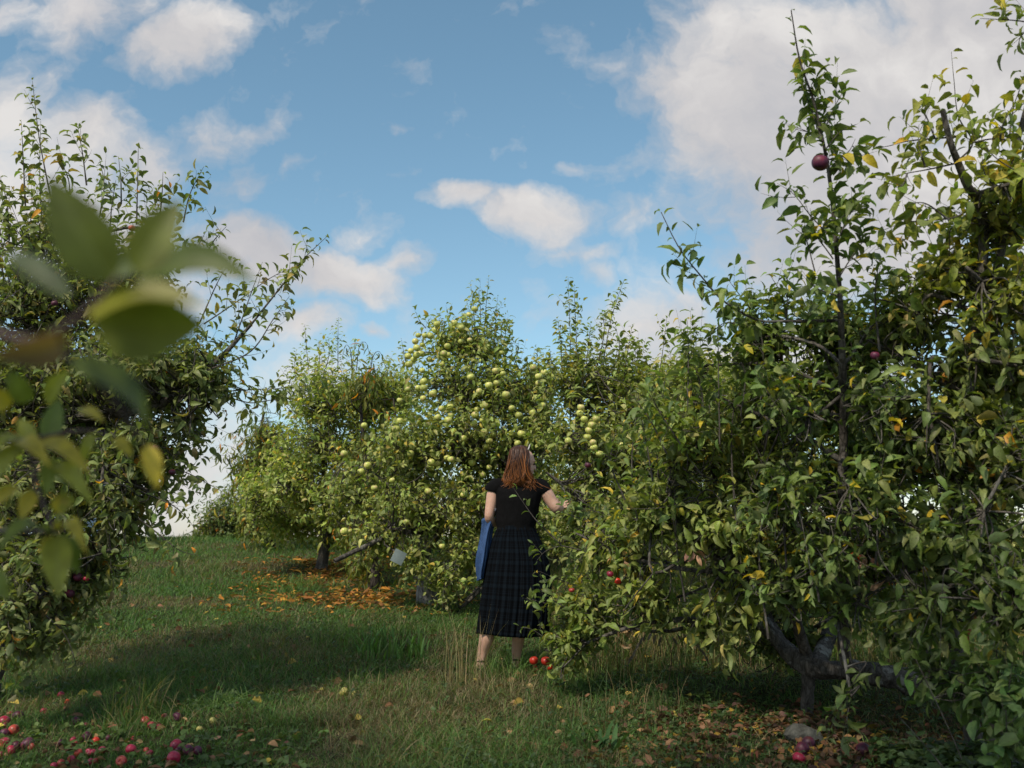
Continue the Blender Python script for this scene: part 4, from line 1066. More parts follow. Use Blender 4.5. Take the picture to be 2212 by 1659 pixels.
# short turf
n_ = 420000
x, y = scatter(rng, n_, 4.3, 24)
dry = noise2(x, y, .9, 1) * .6 + noise2(x, y, 2.3, 2) * .4 + .28 * np.exp(-((x + .55 - .0 * y) / .55) ** 2) * (y < 9) + .30 * np.exp(-((x + 1.9) / .8) ** 2 - ((y - 8.6) / .9) ** 2)
ur = under_right(x, y)
keep = rng.random(n_) < (1 - .75 * ur) * (1 - .6 * np.clip(orange_zone(x, y), 0, 1)) * (1 - .5 * litter_zone(x, y))
x, y, dry = x[keep], y[keep], dry[keep]
n_ = len(x)
isdry = rng.random(n_) < np.clip((dry - .40) * 2.2, .06, .8)
h = (0.035 + .05 * rng.random(n_) + .05 * noise2(x, y, 1.5, 4) ** 2) * np.where(isdry, .9, 1) * np.where((x < -.85) & (y < 5.9), .55, 1)
cg = pick(rng, [(.5, (.084, .165, .042)), (.3, (.120, .200, .055)), (.2, (.058, .125, .038))], n_)
cdry = pick(rng, [(.5, (.19, .16, .085)), (.3, (.13, .105, .055)), (.2, (.24, .21, .12))], n_)
col = np.where(isdry[:, None], cdry, cg)
w = (.0011 + .00022 * y) * rng.uniform(.7, 1.3, n_)
V1 = blades(rng, x, y, h, w, col, .9)
# taller grass, in tufts and along the trees
n_ = 42000
x, y = scatter(rng, n_, 4.4, 23)
tuft = noise2(x, y, 1.9, 8)
keep = rng.random(n_) < np.clip((tuft - .52) * 5, 0.02, 1) * (1 - .8 * under_right(x, y)) * (1 - np.clip(orange_zone(x, y), 0, 1))
x, y = x[keep], y[keep]; n_ = len(x)
h = .10 + .12 * rng.random(n_)
col = np.where(rng.random((n_, 1)) < .22, pick(rng, [(1, (.22, .19, .10))], n_), pick(rng, [(.6, (.075, .14, .036)), (.4, (.11, .17, .045))], n_))
V2 = blades(rng, x, y, h, (.0012 + .00018 * y) * np.ones(n_), col, .7)
V, f = join([(V1[0], V1[1]), (V2[0], V2[1])])
tag(mesh_np('grass', V, f, M_GRASS, col=np.concatenate([V1[2], V2[2]]), lc=np.zeros((len(V), 3)), origin=(0, 0, 0)), 'short green and straw-coloured orchard grass', 'grass', kind='stuff')

# tall dry meadow grass behind the near trees
n_ = 15000
x = rng.uniform(.3, 6.5, n_); y = rng.uniform(7.2, 12.5, n_)
h = .25 + .45 * rng.random(n_) ** 1.5
col = np.where(rng.random((n_, 1)) < .45, pick(rng, [(.6, (.24, .19, .09)), (.4, (.16, .13, .06))], n_), pick(rng, [(.6, (.07, .11, .03)), (.4, (.11, .14, .04))], n_))
V1 = blades(rng, x, y, h, .0035 * np.ones(n_), col, .5, 4)
V, f = V1[0], V1[1]
tag(mesh_np('meadow_grass', V, f, M_GRASS, col=V1[2], lc=np.zeros((len(V), 3)), origin=(0, 0, 0)), 'tall dry meadow grass between the rows', 'grass', kind='stuff')

# low leafy ground cover
def cover(rng, x, y, size, pal, hgt, name, label, leaves=3, mat_=None):
    n = len(x)
    P = np.stack([x, y, gz(x, y) + hgt * rng.random(n)], -1)
    P = np.repeat(P, leaves, 0)
    a = np.repeat(rng.uniform(0, 6.28, n), leaves) + np.tile(np.arange(leaves) * 6.283 / leaves, n) + rng.normal(0, .2, n * leaves)
    D = np.stack([np.cos(a), np.sin(a), .25 + .35 * rng.standard_normal(n * leaves)], -1)
    Nn = np.array([0, 0, 1.0]) + .3 * rng.standard_normal((n * leaves, 3))
    s_ = np.repeat(size * (.6 + .8 * rng.random(n)), leaves)
    V, fl, lc, nv = leaves_geo(rng, P, D, Nn, s_, s_ * .7, .3, .3, (.35, .72), (.5, .42))
    colr = np.repeat(np.repeat(pick(rng, pal, n), leaves, 0), nv, 0)
    return tag(mesh_np(name, V, fl, mat_ or M_LEAF, col=colr, lc=lc, origin=(0, 0, 0)), label, 'ground cover', kind='stuff')
n_ = 26000
x, y = scatter(rng, n_, 4.4, 12.5)
ur = under_right(x, y)
pp = .04 + .9 * ur * (1 - .92 * litter_zone(x, y)) + .3 * (noise2(x, y, 1.6, 12) > .68)
pp = np.maximum(pp, np.exp(-((x + 1.1) / 1.5) ** 2 - ((y - 9.6) / .7) ** 2))
pp *= (1 - .95 * np.clip(orange_zone(x, y), 0, 1))
pp *= np.where((x < -.8) & (y < 6.0), .12, 1)
keep = rng.random(n_) < pp
x, y = x[keep], y[keep]
cover(rng, x, y, .024 + .0 * x, [(.5, (.045, .085, .026)), (.3, (.065, .11, .035)), (.2, (.03, .06, .022))], .09, 'low_weeds', 'low leafy weeds and clover creeping through the grass')
n_ = 2600
x = rng.uniform(1.75, 3.5, n_); y = rng.uniform(4.3, 5.1, n_)
cover(rng, x, y, .05 + 0 * x, [(.6, (.04, .075, .026)), (.4, (.06, .10, .035))], .16, 'bramble_weeds', 'dark broad-leaved weeds in the shade', 3)

# fallen leaves
def litter(rng, x, y, L, ratio, pal, name, label, hgt=.02, bend=.7):
    n = len(x)
    P = np.stack([x, y, gz(x, y) + .022 + hgt * rng.random(n)], -1)
    a = rng.uniform(0, 6.28, n)
    D = np.stack([np.cos(a), np.sin(a), .22 * rng.standard_normal(n)], -1)
    Nn = np.array([0, 0, 1.0]) + .5 * rng.standard_normal((n, 3))
    s_ = L * (.55 + .7 * rng.random(n))
    V, fl, lc, nv = leaves_geo(rng, P, D, Nn, s_, s_ * ratio, .5, bend * .4, twist=.6)
    return tag(mesh_np(name, V, fl, M_DEAD, col=np.repeat(pick(rng, pal, n, .25), nv, 0), lc=lc, origin=(0, 0, 0)), label, 'fallen leaves', kind='stuff')
n_ = 13000
x = rng.uniform(.2, 3.6, n_); y = rng.uniform(4.3, 7.6, n_)
keep = rng.random(n_) < np.clip(litter_zone(x, y) * 1.25 - .08, 0.015, 1) * (.35 + .65 * (noise2(x, y, 2.6, 5) > .35))
litter(rng, x[keep], y[keep], .068, .55, LITTER, 'leaf_litter', 'brown and yellow apple leaves fallen under the near tree')
n_ = 17000
x = rng.uniform(-5.5, 1.5, n_); y = rng.uniform(9.4, 17, n_)
keep = rng.random(n_) < np.clip(orange_zone(x, y) * 1.25 - .06, .006, 1) * np.clip((noise2(x, y, 1.3, 21) * .6 + noise2(x, y, 3.7, 22) * .5 - .28) * 3, .03, 1)
litter(rng, x[keep], y[keep], .115, .27, ORANGE, 'peach_leaf_litter', 'bright orange peach leaves fallen on the grass')
n_ = 420
x, y = scatter(rng, n_, 4.6, 11, -.55, .2)
litter(rng, x, y, .07, .6, [(.4, (.28, .17, .08)), (.2, (.42, .32, .07)), (.4, (.18, .09, .05))], 'scattered_leaves', 'single dry leaves scattered over the grass')
n_ = 150
x = rng.uniform(-2.9, -1.1, n_); y = rng.uniform(4.5, 5.6, n_)
litter(rng, x, y, .06, .6, [(.6, (.30, .19, .10)), (.4, (.16, .08, .05))], 'windfall_leaves', 'dry leaves lying among the fallen apples', .005)
n_ = 330
x = rng.uniform(-3.0, -1.0, n_); y = rng.uniform(4.4, 5.9, n_)
cover(rng, x, y, .042 + 0 * x, [(.6, (.07, .12, .03)), (.4, (.10, .15, .04))], .05, 'dandelion_weeds', 'broad weed leaves between the fallen apples', 3)

# tufts that stand out
def tuft(px, py, n, h, spread, pal, name, label, cat, group=None, w=.0022, lean=.6, seed=0, stiff=False):
    rng = np.random.default_rng(seed)
    b = G(px, py)
    r = spread * np.sqrt(rng.random(n)); a = rng.uniform(0, 6.28, n)
    x = b[0] + r * np.cos(a); y = b[1] + r * np.sin(a)
    hh = h * (.4 + .6 * rng.random(n))
    V, f, c = blades(rng, x, y, hh, w * np.ones(n), pick(rng, pal, n), lean, 5)
    return tag(mesh_np(name, V, f, M_GRASS, col=c, lc=np.zeros((len(V), 3)), origin=(b[0], b[1], float(gz(b[0], b[1])))), label, cat, group)
GRN = [(.7, (.095, .17, .045)), (.3, (.14, .21, .06))]
STRAW = [(.6, (.30, .25, .14)), (.4, (.22, .18, .09))]
tuft(500, 1530, 110, .20, .12, GRN, 'grass_tuft', 'dark green arching grass tuft standing alone on the mown path', 'grass tuft', seed=1, w=.003, lean=1.1)
tuft(285, 1560, 130, .36, .16, [(.55, (.09, .15, .035)), (.45, (.24, .20, .10))], 'grass_tuft', 'tall mixed green and straw grass tuft amid the fallen apples', 'grass tuft', seed=2, lean=.45)
tuft(240, 1470, 150, .26, .22, GRN, 'grass_tuft', 'bright green long grass tuft below the hanging leaves of the big tree', 'grass tuft', seed=3, lean=.8)
tuft(1010, 1480, 46, .62, .16, STRAW, 'dry_grass', 'tall straw-coloured dry grass stalks next to the woman\'s feet', 'dry grass', seed=4, lean=.22, w=.0024)
tuft(1080, 1500, 60, .30, .25, STRAW, 'dry_grass', 'short straw-coloured dry grass just in front of the woman\'s ankles', 'dry grass', seed=5, lean=.5, w=.002)
tuft(1080, 1462, 190, .25, .24, GRN, 'grass_tuft', 'green weeds and grass hiding the woman\'s feet', 'grass tuft', seed=6, lean=.6, w=.003)
tuft(1360, 1480, 26, .60, .3, STRAW, 'dry_grass', 'thin dry stalks leaning below the low branches', 'dry grass', seed=7, lean=.5, w=.002)
tuft(760, 1395, 200, .26, .35, GRN, 'grass_tuft', 'long green grass tuft in front of the orange leaves', 'grass tuft', seed=8, lean=.5, w=.003)
tuft(850, 1420, 120, .28, .3, [(.7, (.075, .15, .035)), (.3, (.10, .18, .045))], 'weed_clump', 'clump of broad upright weeds in front of the laden tree', 'weeds', seed=9, lean=.35, w=.010)
tuft(1260, 1590, 150, .30, .35, [(.7, (.05, .095, .03)), (.3, (.16, .14, .07))], 'grass_tuft', 'thin long grass tuft at the edge of the leaf litter', 'grass tuft', seed=10, lean=.4)
tuft(1290, 1630, 14, .24, .12, [(1, (.055, .12, .035))], 'dock_plant', 'broad-leaved dock plant at the edge of the grass', 'weed', seed=12, lean=.5, w=.018)
tuft(1380, 1540, 120, .32, .3, [(.6, (.05, .095, .03)), (.4, (.20, .16, .08))], 'grass_tuft', 'thin grass tuft under the low branches of the near tree', 'grass tuft', seed=11, lean=.4)
tuft(1050, 1600, 100, .18, .3, GRN, 'grass_tuft', 'short green grass tuft on the near bank', 'grass tuft', seed=13, lean=.7)
tuft(640, 1270, 260, .20, .5, GRN, 'grass_tuft', 'dark green grass mound between the two drifts of orange leaves', 'grass tuft', seed=14, lean=.6, w=.004)

# the rock
bpy_rng = np.random.default_rng(6)
b = G(1735, 1604)
nu, nv = 26, 16
V = []
for j in range(nv + 1):
    th = math.pi * j / nv
    for i in range(nu):
        a = 2 * math.pi * i / nu
        v = Vector((math.sin(th) * math.cos(a), math.sin(th) * math.sin(a), math.cos(th)))
        r = 1 + .30 * mnoise.noise(v * 1.3 + Vector((3, 1, 2))) + .14 * mnoise.noise(v * 3.2) + .05 * mnoise.noise(v * 9)
        s_ = np.array([.090, .075, .075]) * r
        q = np.array(v) * s_
        q[2] = min(q[2], .080 - .45 * abs(q[0] + .030) * (1.0 if q[0] > -.030 else 2.2)) if q[2] > 0 else q[2]
        V.append(q + b + [0, 0, .03])
idx = np.arange(nu * (nv + 1)).reshape(nv + 1, nu)
q = np.stack([idx[:-1], idx[1:], np.roll(idx[1:], -1, 1), np.roll(idx[:-1], -1, 1)], -1).reshape(-1, 4)
M_ROCK = simple('rock', (.10, .10, .088), .92, .15, .6, 14, 1.0, 60)
tag(mesh_np('rock', np.array(V), [q], M_ROCK, origin=tuple(b)), 'pale grey angular rock lying in the leaf litter', 'rock')

# ------------------------------------------------------------------ windfall apples
def rp(zx, zy):
    return zx * .24, 1415.7 + zy * .24
H = 'heap of windfalls at the far edge of the grass'
WF = [  # zoom x, zoom y, width, kind, label
    (1555, 940, 105, 'crimson', 'roundest glossy crimson windfall apple, nearest of the group of five on the mown path'),
    (1575, 825, 98, 'crimson', 'crimson windfall apple at the back of the group of five on the mown path'),
    (1600, 868, 60, 'plum', 'half-hidden purple windfall wedged between two crimson apples on the mown path'),
    (1685, 868, 88, 'plum', 'dark purple windfall in the middle of the group of five on the mown path'),
    (1772, 876, 80, 'plum', 'dark crimson-purple windfall at the end of the group of five, nearest the open grass'),
    (1085, 965, 88, 'ruddy', 'streaked red and tan windfall apple lying alone below the tall grass tuft'),
    (1170, 862, 82, 'crimson', 'deep crimson windfall just above the lone streaked apple'),
    (1312, 872, 40, 'ruddy', 'small ruddy windfall beside a slightly larger one, short of the group of five'),
    (1342, 888, 48, 'crimson', 'small pinkish windfall touching its ruddy neighbour, short of the group of five'),
    (1300, 600, 72, 'ruddy', 'windfall apple with a bright tan flank, right at the foot of the tall mixed tuft'),
    (1352, 638, 62, 'crimson', 'crimson windfall leaning on the tan-flanked apple'),
    (1425, 662, 58, 'crimson', 'crimson windfall third in the line that starts at the tan-flanked apple'),
    (1475, 566, 58, 'crimson', 'bright crimson windfall beside a larger purple one behind the line of three'),
    (1585, 572, 80, 'plum', 'large purple windfall behind the line of three, closest to the arching grass tuft'),
    (1160, 488, 58, 'scarlet', 'red windfall glimpsed through the blades behind the tall mixed tuft'),
    (545, 366, 56, 'crimson', 'pink-crimson windfall farthest back, under the overhanging tree'),
    (600, 427, 36, 'scarlet', 'tiny orange-red windfall next to the farthest pink one'),
    (385, 512, 55, 'crimson', 'crimson windfall resting alone between weeds, behind the heap'),
    (182, 522, 44, 'crimson', 'small crimson windfall topping the back of the big heap'),
    (150, 562, 92, 'plum', 'broad purple windfall at the back of the big heap'),
    (78, 552, 66, 'crimson', 'red windfall second from the back in the big heap'),
    (25, 612, 95, 'crimson', 'large crimson windfall cut by the edge of the view, in the big heap'),
    (112, 682, 86, 'ruddy', 'red-orange windfall at the front corner of the big heap'),
    (30, 716, 74, 'plum', 'purple windfall with an orange cheek below the big heap'),
    (40, 640, 60, 'crimson', 'crimson windfall buried in the middle of the big heap'),
    (35, 786, 72, 'crimson', 'bright red windfall under the purple orange-cheeked one'),
    (0, 830, 60, 'scarlet', 'scarlet windfall half out of view under the big heap'),
    (135, 828, 76, 'plum', 'purple-pink windfall behind another in the lower pair'),
    (86, 866, 78, 'crimson', 'dusky pink windfall, nearer one of the lower pair'),
    (235, 808, 100, 'plum', 'largest mottled purple windfall near the dark stalk'),
    (275, 832, 60, 'ruddy', 'reddish windfall tucked against the largest mottled one'),
    (5, 900, 56, 'crimson', 'small crimson windfall lowest along the edge of the view'),
    (672, 605, 72, 'plum', 'purple windfall with a leaf in front of it, first of the middle three'),
    (768, 642, 54, 'crimson', 'crimson windfall in the middle of the middle three'),
    (850, 602, 46, 'ruddy', 'little orange-red windfall last of the middle three'),
    (838, 632, 38, 'plum', 'tiny violet windfall under the little orange-red one'),
    (655, 772, 50, 'crimson', 'crimson windfall behind two upright weed leaves'),
    (662, 812, 58, 'ruddy', 'ruddy windfall just below the one behind the weed leaves'),
    (545, 802, 66, 'plum', 'dull shrivelled purple windfall between the heap and the weed leaves'),
    (852, 786, 70, 'scarlet', 'vivid orange-red flattened windfall below the middle three'),
    (700, 888, 66, 'ruddy', 'streaked ruddy windfall leaning over a smaller one'),
    (790, 882, 60, 'crimson', 'crimson windfall, first of the touching pair near the front'),
    (828, 884, 56, 'crimson', 'crimson windfall, second of the touching pair near the front'),
    (912, 866, 62, 'crimson', 'bright crimson heart-shaped windfall past the touching pair'),
    (636, 946, 62, 'crimson', 'crimson windfall low in the weeds below the streaked ruddy one'),
    (540, 986, 66, 'ruddy', 'rotting orange windfall nearest the viewer'),
    (480, 1004, 50, 'crimson', 'red windfall touching the rotting orange one'),
    (808, 968, 56, 'crimson', 'crimson windfall of the nearest pair below the touching pair'),
    (846, 968, 46, 'ruddy', 'ruddy windfall of the nearest pair below the touching pair'),
    (965, 757, 44, 'plum', 'small purple windfall on bare ground behind the lone deep crimson one'),
    (770, 750, 90, 'plum', 'old brownish-pink collapsed windfall behind the vivid flattened one'),
    (1190, 768, 42, 'ruddy', 'brownish small windfall above the deep crimson one'),
    (1912, 600, 62, 'yellow', 'yellow windfall apple at the edge of the arching tuft'),
    (1792, 672, 54, 'yellow', 'pale broken yellow windfall nearest the dark clover patch'),
    (1290, 560, 48, 'yellow', 'small tan windfall just behind the tan-flanked apple'),
]
WF2 = [  # photograph x, y, width px, kind, label
    (742, 1507, 19, 'yellow', 'large pale yellow windfall in the middle of the open grass'),
    (763, 1506, 11, 'yellow', 'small whitish windfall next to the pale yellow one on the open grass'),
    (770, 1471, 12, 'yellow', 'bright yellow windfall farther up the open grass'),
    (863, 1487, 9, 'crimson', 'little crimson windfall alone in the clover in front of the laden tree'),
    (1749, 1622, 25, 'plum', 'purplish-red windfall in front of the rock, uppermost of three'),
    (1736, 1638, 29, 'plum', 'dark purple windfall in front of the rock, middle of three'),
    (1728, 1655, 25, 'crimson', 'crimson windfall in front of the rock, nearest of three'),
    (1453, 1630, 19, 'plum', 'dark purple windfall hidden in grass short of the leaf litter'),
    (1868, 1642, 30, 'plum', 'dark purple windfall past the rock in deep shade'),
    (1902, 1652, 18, 'plum', 'very dark small windfall beyond the one in deep shade'),
    (1156, 1450, 11, 'scarlet', 'small scarlet windfall near the woman\'s farther foot, deep in the grass'),
    (1346, 1407, 12, 'scarlet', 'scarlet windfall in the dark under the low branches'),
    (1300, 1412, 10, 'crimson', 'little crimson windfall in the dark beside the scarlet one'),
]
APPLES = []
def windfall(px, py, wpx, kind, label):
    g = G(px, py)
    r = max(.018, wpx * g[1] / F_PX / 2 * 1.12)
    r = min(r, .045)
    z = float(gz(g[0], g[1])) + r * .95
    o = apple(kind, (g[0], g[1] + r * .3, z), r, None, hang=False, stem=wpx > 19, name='fallen_apple')
    tag(o, label, 'apple', 'windfall apples on the ground')
    APPLES.append((g[0], g[1]))
for zx, zy, wz, k, lab in WF:
    px, py = rp(zx, zy)
    windfall(px, py + wz * .12, wz * .24, k, lab)
for px, py, wp, k, lab in WF2:
    windfall(px, py, wp, k, lab)
# ------------------------------------------------------------------ the woman
DW = 7.55
K_ = DW / F_PX
def Pw(px, py, dy=0.0):
    """point near the woman; dy metres behind (+) or in front of (-) her middle"""
    p = W(px, py, DW)
    return p + np.array([0, dy, 0])
feet = np.array([Pw(1085, 1446)[0], DW, float(gz(0, DW))])
woman = empty('person', feet, 'woman in a black top and dark plaid skirt, seen from behind, reaching into the branches', 'person')
M_SKIN, n = new_mat('skin')
p = n.n('ShaderNodeBsdfPrincipled', i_Roughness=0.5)
p.inputs['Base Color'].default_value = (.56, .345, .255, 1)
p.inputs['Subsurface Weight'].default_value = 0.12
p.inputs['Subsurface Radius'].default_value = (.02, .008, .004)
t = n.n('ShaderNodeTexCoord'); a = n.n('ShaderNodeTexNoise', i_Scale=30.0, i_Detail=4.0); n.l(t.outputs['Object'], a.inputs['Vector'])
n.l(n.mix(a.outputs['Fac'], (.50, .28, .205), (.62, .40, .30)), p.inputs['Base Color'])
o = n.n('ShaderNodeOutputMaterial'); n.l(p.outputs[0], o.inputs[0])
M_TOP = simple('black_cotton', (.0045, .0045, .005), .95, .12, .3, 40, .4, 260)
M_EYE = simple('eye', (.02, .015, .012), .15, .5)

def rings(cs, S=28, ph=None):
    """cs: list of (centre, hw, hd) -> closed loft"""
    ang = np.linspace(0, 2 * math.pi, S, endpoint=False)
    V = []
    for c, hw, hd in cs:
        V.append(np.stack([c[0] + hw * np.cos(ang), c[1] + hd * np.sin(ang), np.full(S, c[2])], -1))
    V = np.concatenate(V)
    idx = np.arange(len(cs) * S).reshape(len(cs), S)
    q = np.stack([idx[:-1], np.roll(idx[:-1], -1, 1), np.roll(idx[1:], -1, 1), idx[1:]], -1).reshape(-1, 4)
    return V, [q, idx[:1, ::-1], idx[-1:]]

def sphere(c, r, S=20, Rg=12, rot=None):
    V = []
    for j in range(Rg + 1):
        th = math.pi * (j + .001) / (Rg + .002)
        for i in range(S):
            a = 2 * math.pi * i / S
            V.append((math.sin(th) * math.cos(a) * r[0], math.sin(th) * math.sin(a) * r[1], math.cos(th) * r[2]))
    V = np.array(V)
    if rot is not None:
        V = V @ np.array(rot).T
    V = V + c
    idx = np.arange(S * (Rg + 1)).reshape(Rg + 1, S)
    q = np.stack([idx[:-1], idx[1:], np.roll(idx[1:], -1, 1), np.roll(idx[:-1], -1, 1)], -1).reshape(-1, 4)
    return V, [q, idx[:1], idx[-1:, ::-1]]

def limb_tube(pts, rad, K=22, S=16):
    a = resample(np.c_[np.array(pts), np.array(rad)], K)
    return tubes(a[None, :, :3], a[None, :, 3], S, cap=True)

def remeshed(name, parts, mat, parent, voxel, smooth=6, wrinkle=None):
    V, f = join(parts)
    tmp = mesh_np('tmp', V, f, mat, parent)
    md = tmp.modifiers.new('r', 'REMESH'); md.mode = 'VOXEL'; md.voxel_size = voxel
    sm = tmp.modifiers.new('s', 'SMOOTH'); sm.iterations = smooth; sm.factor = .5
    dg = bpy.context.evaluated_depsgraph_get(); dg.update()
    me = bpy.data.meshes.new_from_object(tmp.evaluated_get(dg))
    me.name = name
    bpy.data.objects.remove(tmp)
    if wrinkle:
        for v in me.vertices:
            v.co += Vector(wrinkle(v.co))
    me.polygons.foreach_set("use_smooth", [True] * len(me.polygons))
    me.materials.clear(); me.materials.append(mat)
    o = bpy.data.objects.new(name, me); C.objects.link(o); o.parent = parent
    return o

# body
HF = nrm(np.array([.90, .42, -.10]))           # where the face looks
HS = nrm(np.cross(HF, [0, 0, 1])); HU = np.cross(HS, HF)
HC = Pw(1128.5, 1000, .0)
def hp(f, s_, u_):
    return HC + HF * f + HS * s_ + HU * u_
RH = np.stack([HF, HS, HU], 1)
body = [rings([(Pw(1112, 1225), .14, .10), (Pw(1112, 1200), .168, .122), (Pw(1113, 1175), .160, .118), (Pw(1114, 1142), .125, .095), (Pw(1116, 1115), .135, .10),
               (Pw(1118, 1085), .150, .105), (Pw(1120, 1062), .165, .095), (Pw(1121, 1048), .158, .075), (Pw(1121, 1040), .10, .062), (Pw(1121, 1034), .062, .056),
               (Pw(1122, 1022, .005), .052, .054), (Pw(1124, 1005, .01), .052, .054)]),
        sphere(HC + HU * .022, (.094, .074, .090), rot=RH), sphere(hp(.035, 0, -.035), (.062, .055, .072), rot=RH),
        sphere(hp(.066, 0, -.082), (.026, .026, .022), rot=RH), sphere(hp(.100, 0, -.018), (.017, .012, .022), rot=RH), sphere(hp(.108, 0, -.030), (.013, .014, .011), rot=RH),
        sphere(hp(.088, 0, -.058), (.013, .022, .007), rot=RH), sphere(hp(.086, 0, -.067), (.012, .019, .007), rot=RH), sphere(hp(.075, 0, .022), (.022, .052, .014), rot=RH),
        sphere(hp(0, .076, -.018), (.016, .009, .030), rot=RH), sphere(hp(0, -.076, -.018), (.016, .009, .030), rot=RH)]
# arm hanging with the jacket
body += [limb_tube([Pw(1076, 1050), Pw(1066, 1062), Pw(1061, 1090, -.01), Pw(1057, 1116, -.015), Pw(1061, 1126, .05), Pw(1070, 1130, .16), Pw(1078, 1131, .23)],
                   [.046, .047, .043, .036, .038, .030, .024], 30)]
# arm reaching
body += [limb_tube([Pw(1164, 1050), Pw(1176, 1060), Pw(1190, 1081), Pw(1202, 1098, .0), Pw(1207, 1097, .07), Pw(1208, 1094, .15), Pw(1209, 1091, .22)],
                   [.050, .052, .048, .042, .040, .033, .025], 30)]
def hand(w, f, s_, u_, curl):
    """wrist, finger direction, side towards the thumb, back of the hand"""
    f, s_, u_ = nrm(np.array(f, float)), nrm(np.array(s_, float)), nrm(np.array(u_, float))
    out = [sphere(w + f * .045, (.046, .037, .015), rot=np.stack([f, s_, u_], 1))]
    for i, (off, ln, a0) in enumerate([(.027, .074, .08), (.010, .082, .0), (-.009, .076, -.05), (-.026, .060, -.14)]):
        b0 = w + f * .078 + s_ * off
        d = nrm(f + s_ * a0)
        pts = [b0 - d * .02, b0]
        ang = curl * (1 + .15 * i)
        q = b0
        for j, seg in enumerate((.42, .33, .25)):
            d = nrm(d * math.cos(ang * .5) - u_ * math.sin(ang * .5))
            q = q + d * ln * seg
            pts.append(q)
        out.append(limb_tube(pts, [.0095, .0095, .0085, .008, .0065], 12, 8))
    b0 = w + f * .022 + s_ * .028
    d = nrm(f * .7 + s_ * .75 - u_ * .2)
    pts = [b0 - d * .012, b0, b0 + d * .032, b0 + d * .032 + nrm(d + f * .6) * .026]
    out.append(limb_tube(pts, [.011, .012, .010, .007], 10, 8))
    return out
body += hand(Pw(1209, 1091, .22), (.30, .90, .12), (-.4, .25, .8), (-.6, .6, -.3), .7)
body += hand(Pw(1078, 1131, .23), (.55, .8, -.1), (.1, .1, 1), (-.7, .5, 0), .6)
# legs
body += [limb_tube([Pw(1090, 1200), Pw(1078, 1265), Pw(1062, 1333, .0), Pw(1056, 1352, -.01), Pw(1051, 1378, -.02), Pw(1044, 1405, .0), Pw(1039, 1425, .0), Pw(1038, 1438, .0)],
                   [.082, .075, .052, .050, .054, .042, .034, .034], 34),
         limb_tube([Pw(1038, 1436, -.02), Pw(1040, 1440, .05), Pw(1042, 1444, .14), Pw(1043, 1445, .18)], [.030, .030, .028, .015], 14),
         limb_tube([Pw(1136, 1200), Pw(1133, 1265, .03), Pw(1126, 1333, .06), Pw(1123, 1352, .05), Pw(1120, 1378, .05), Pw(1117, 1405, .08), Pw(1115, 1424, .09), Pw(1114, 1436, .09)],
                   [.082, .075, .050, .046, .048, .040, .032, .032], 34),
         limb_tube([Pw(1114, 1436, .07), Pw(1116, 1440, .14), Pw(1119, 1444, .23), Pw(1120, 1445, .27)], [.030, .030, .028, .015], 14)]
remeshed('body', body, M_SKIN, woman, .0052, 5)
for s_ in (-1, 1):
    V, f = sphere(hp(.082, s_ * .030, .000), (.010, .013, .009), 12, 8, RH)
    mesh_np('eye', V, f, M_EYE, woman)
    V, f = limb_tube([hp(.092, s_ * .016, .018), hp(.094, s_ * .032, .021), hp(.082, s_ * .048, .017)], [.003, .0035, .002], 8, 6)
    mesh_np('eyebrow', V, f, simple('brow', (.06, .03, .015), .9), woman)
# a small mark of ink on the arm
V, f = limb_tube([Pw(1069.5, 1098, -.035), Pw(1070.5, 1101, -.035), Pw(1069.5, 1105, -.035)], [.006, .008, .004], 8, 6)
mesh_np('tattoo', V, f, simple('ink', (.10, .10, .12), .7), woman)
# top
def wr(c):
    q = Vector((c[0] * 14, c[1] * 14, c[2] * 9))
    a_ = mnoise.noise(q) * .006 + mnoise.noise(q * 2.3) * .003
    return (c[0] * a_ * 3, -a_ * .7, 0)
top = [rings([(Pw(1113, 1150), .148, .114), (Pw(1114, 1140), .142, .110), (Pw(1115, 1125), .156, .116), (Pw(1117, 1100), .164, .120), (Pw(1118, 1080), .174, .122), (Pw(1120, 1062), .186, .112),
              (Pw(1121, 1050), .176, .092), (Pw(1121, 1042), .128, .080), (Pw(1121, 1036.5), .080, .068)]),
       limb_tube([Pw(1088, 1050), Pw(1076, 1050), Pw(1066, 1056), Pw(1063.5, 1063)], [.05, .062, .062, .058], 14, 18),
       limb_tube([Pw(1154, 1050), Pw(1166, 1050), Pw(1174, 1057), Pw(1179, 1064)], [.05, .062, .062, .057], 14, 18)]
remeshed('top', top, M_TOP, woman, .006, 6, wr)
# skirt
m, n = new_mat('plaid_cloth')
at = n.n('ShaderNodeAttribute', attribute_name='lc')
sp = n.n('ShaderNodeSeparateXYZ'); n.l(at.outputs['Vector'], sp.inputs[0])
def stripes(val, period, lo, hi, amp):
    fr = n.math('FRACT', n.math('DIVIDE', val, period))
    return n.math('MULTIPLY', n.math('MULTIPLY', n.math('GREATER_THAN', fr, lo), n.math('LESS_THAN', fr, hi)), amp)
ax, az = sp.outputs[0], sp.outputs[1]
f1 = n.math('ADD', n.math('ADD', stripes(ax, .085, .1, .42, .45), stripes(az, .085, .1, .42, .45)),
            n.math('ADD', n.math('ADD', stripes(ax, .085, .62, .67, .6), stripes(ax, .085, .80, .84, .5)), n.math('ADD', stripes(az, .085, .62, .67, .6), stripes(az, .085, .80, .84, .5))))
wv = n.n('ShaderNodeTexNoise', i_Scale=90.0, i_Detail=2.0)
tco = n.n('ShaderNodeTexCoord'); n.l(tco.outputs['Object'], wv.inputs['Vector'])
colr = n.mix(n.math('MULTIPLY', f1, n.math('ADD', .5, wv.outputs['Fac'])), (.0022, .0026, .0036), (.006, .010, .015))
p = n.n('ShaderNodeBsdfPrincipled', i_Roughness=0.95); p.inputs['Specular IOR Level'].default_value = .06
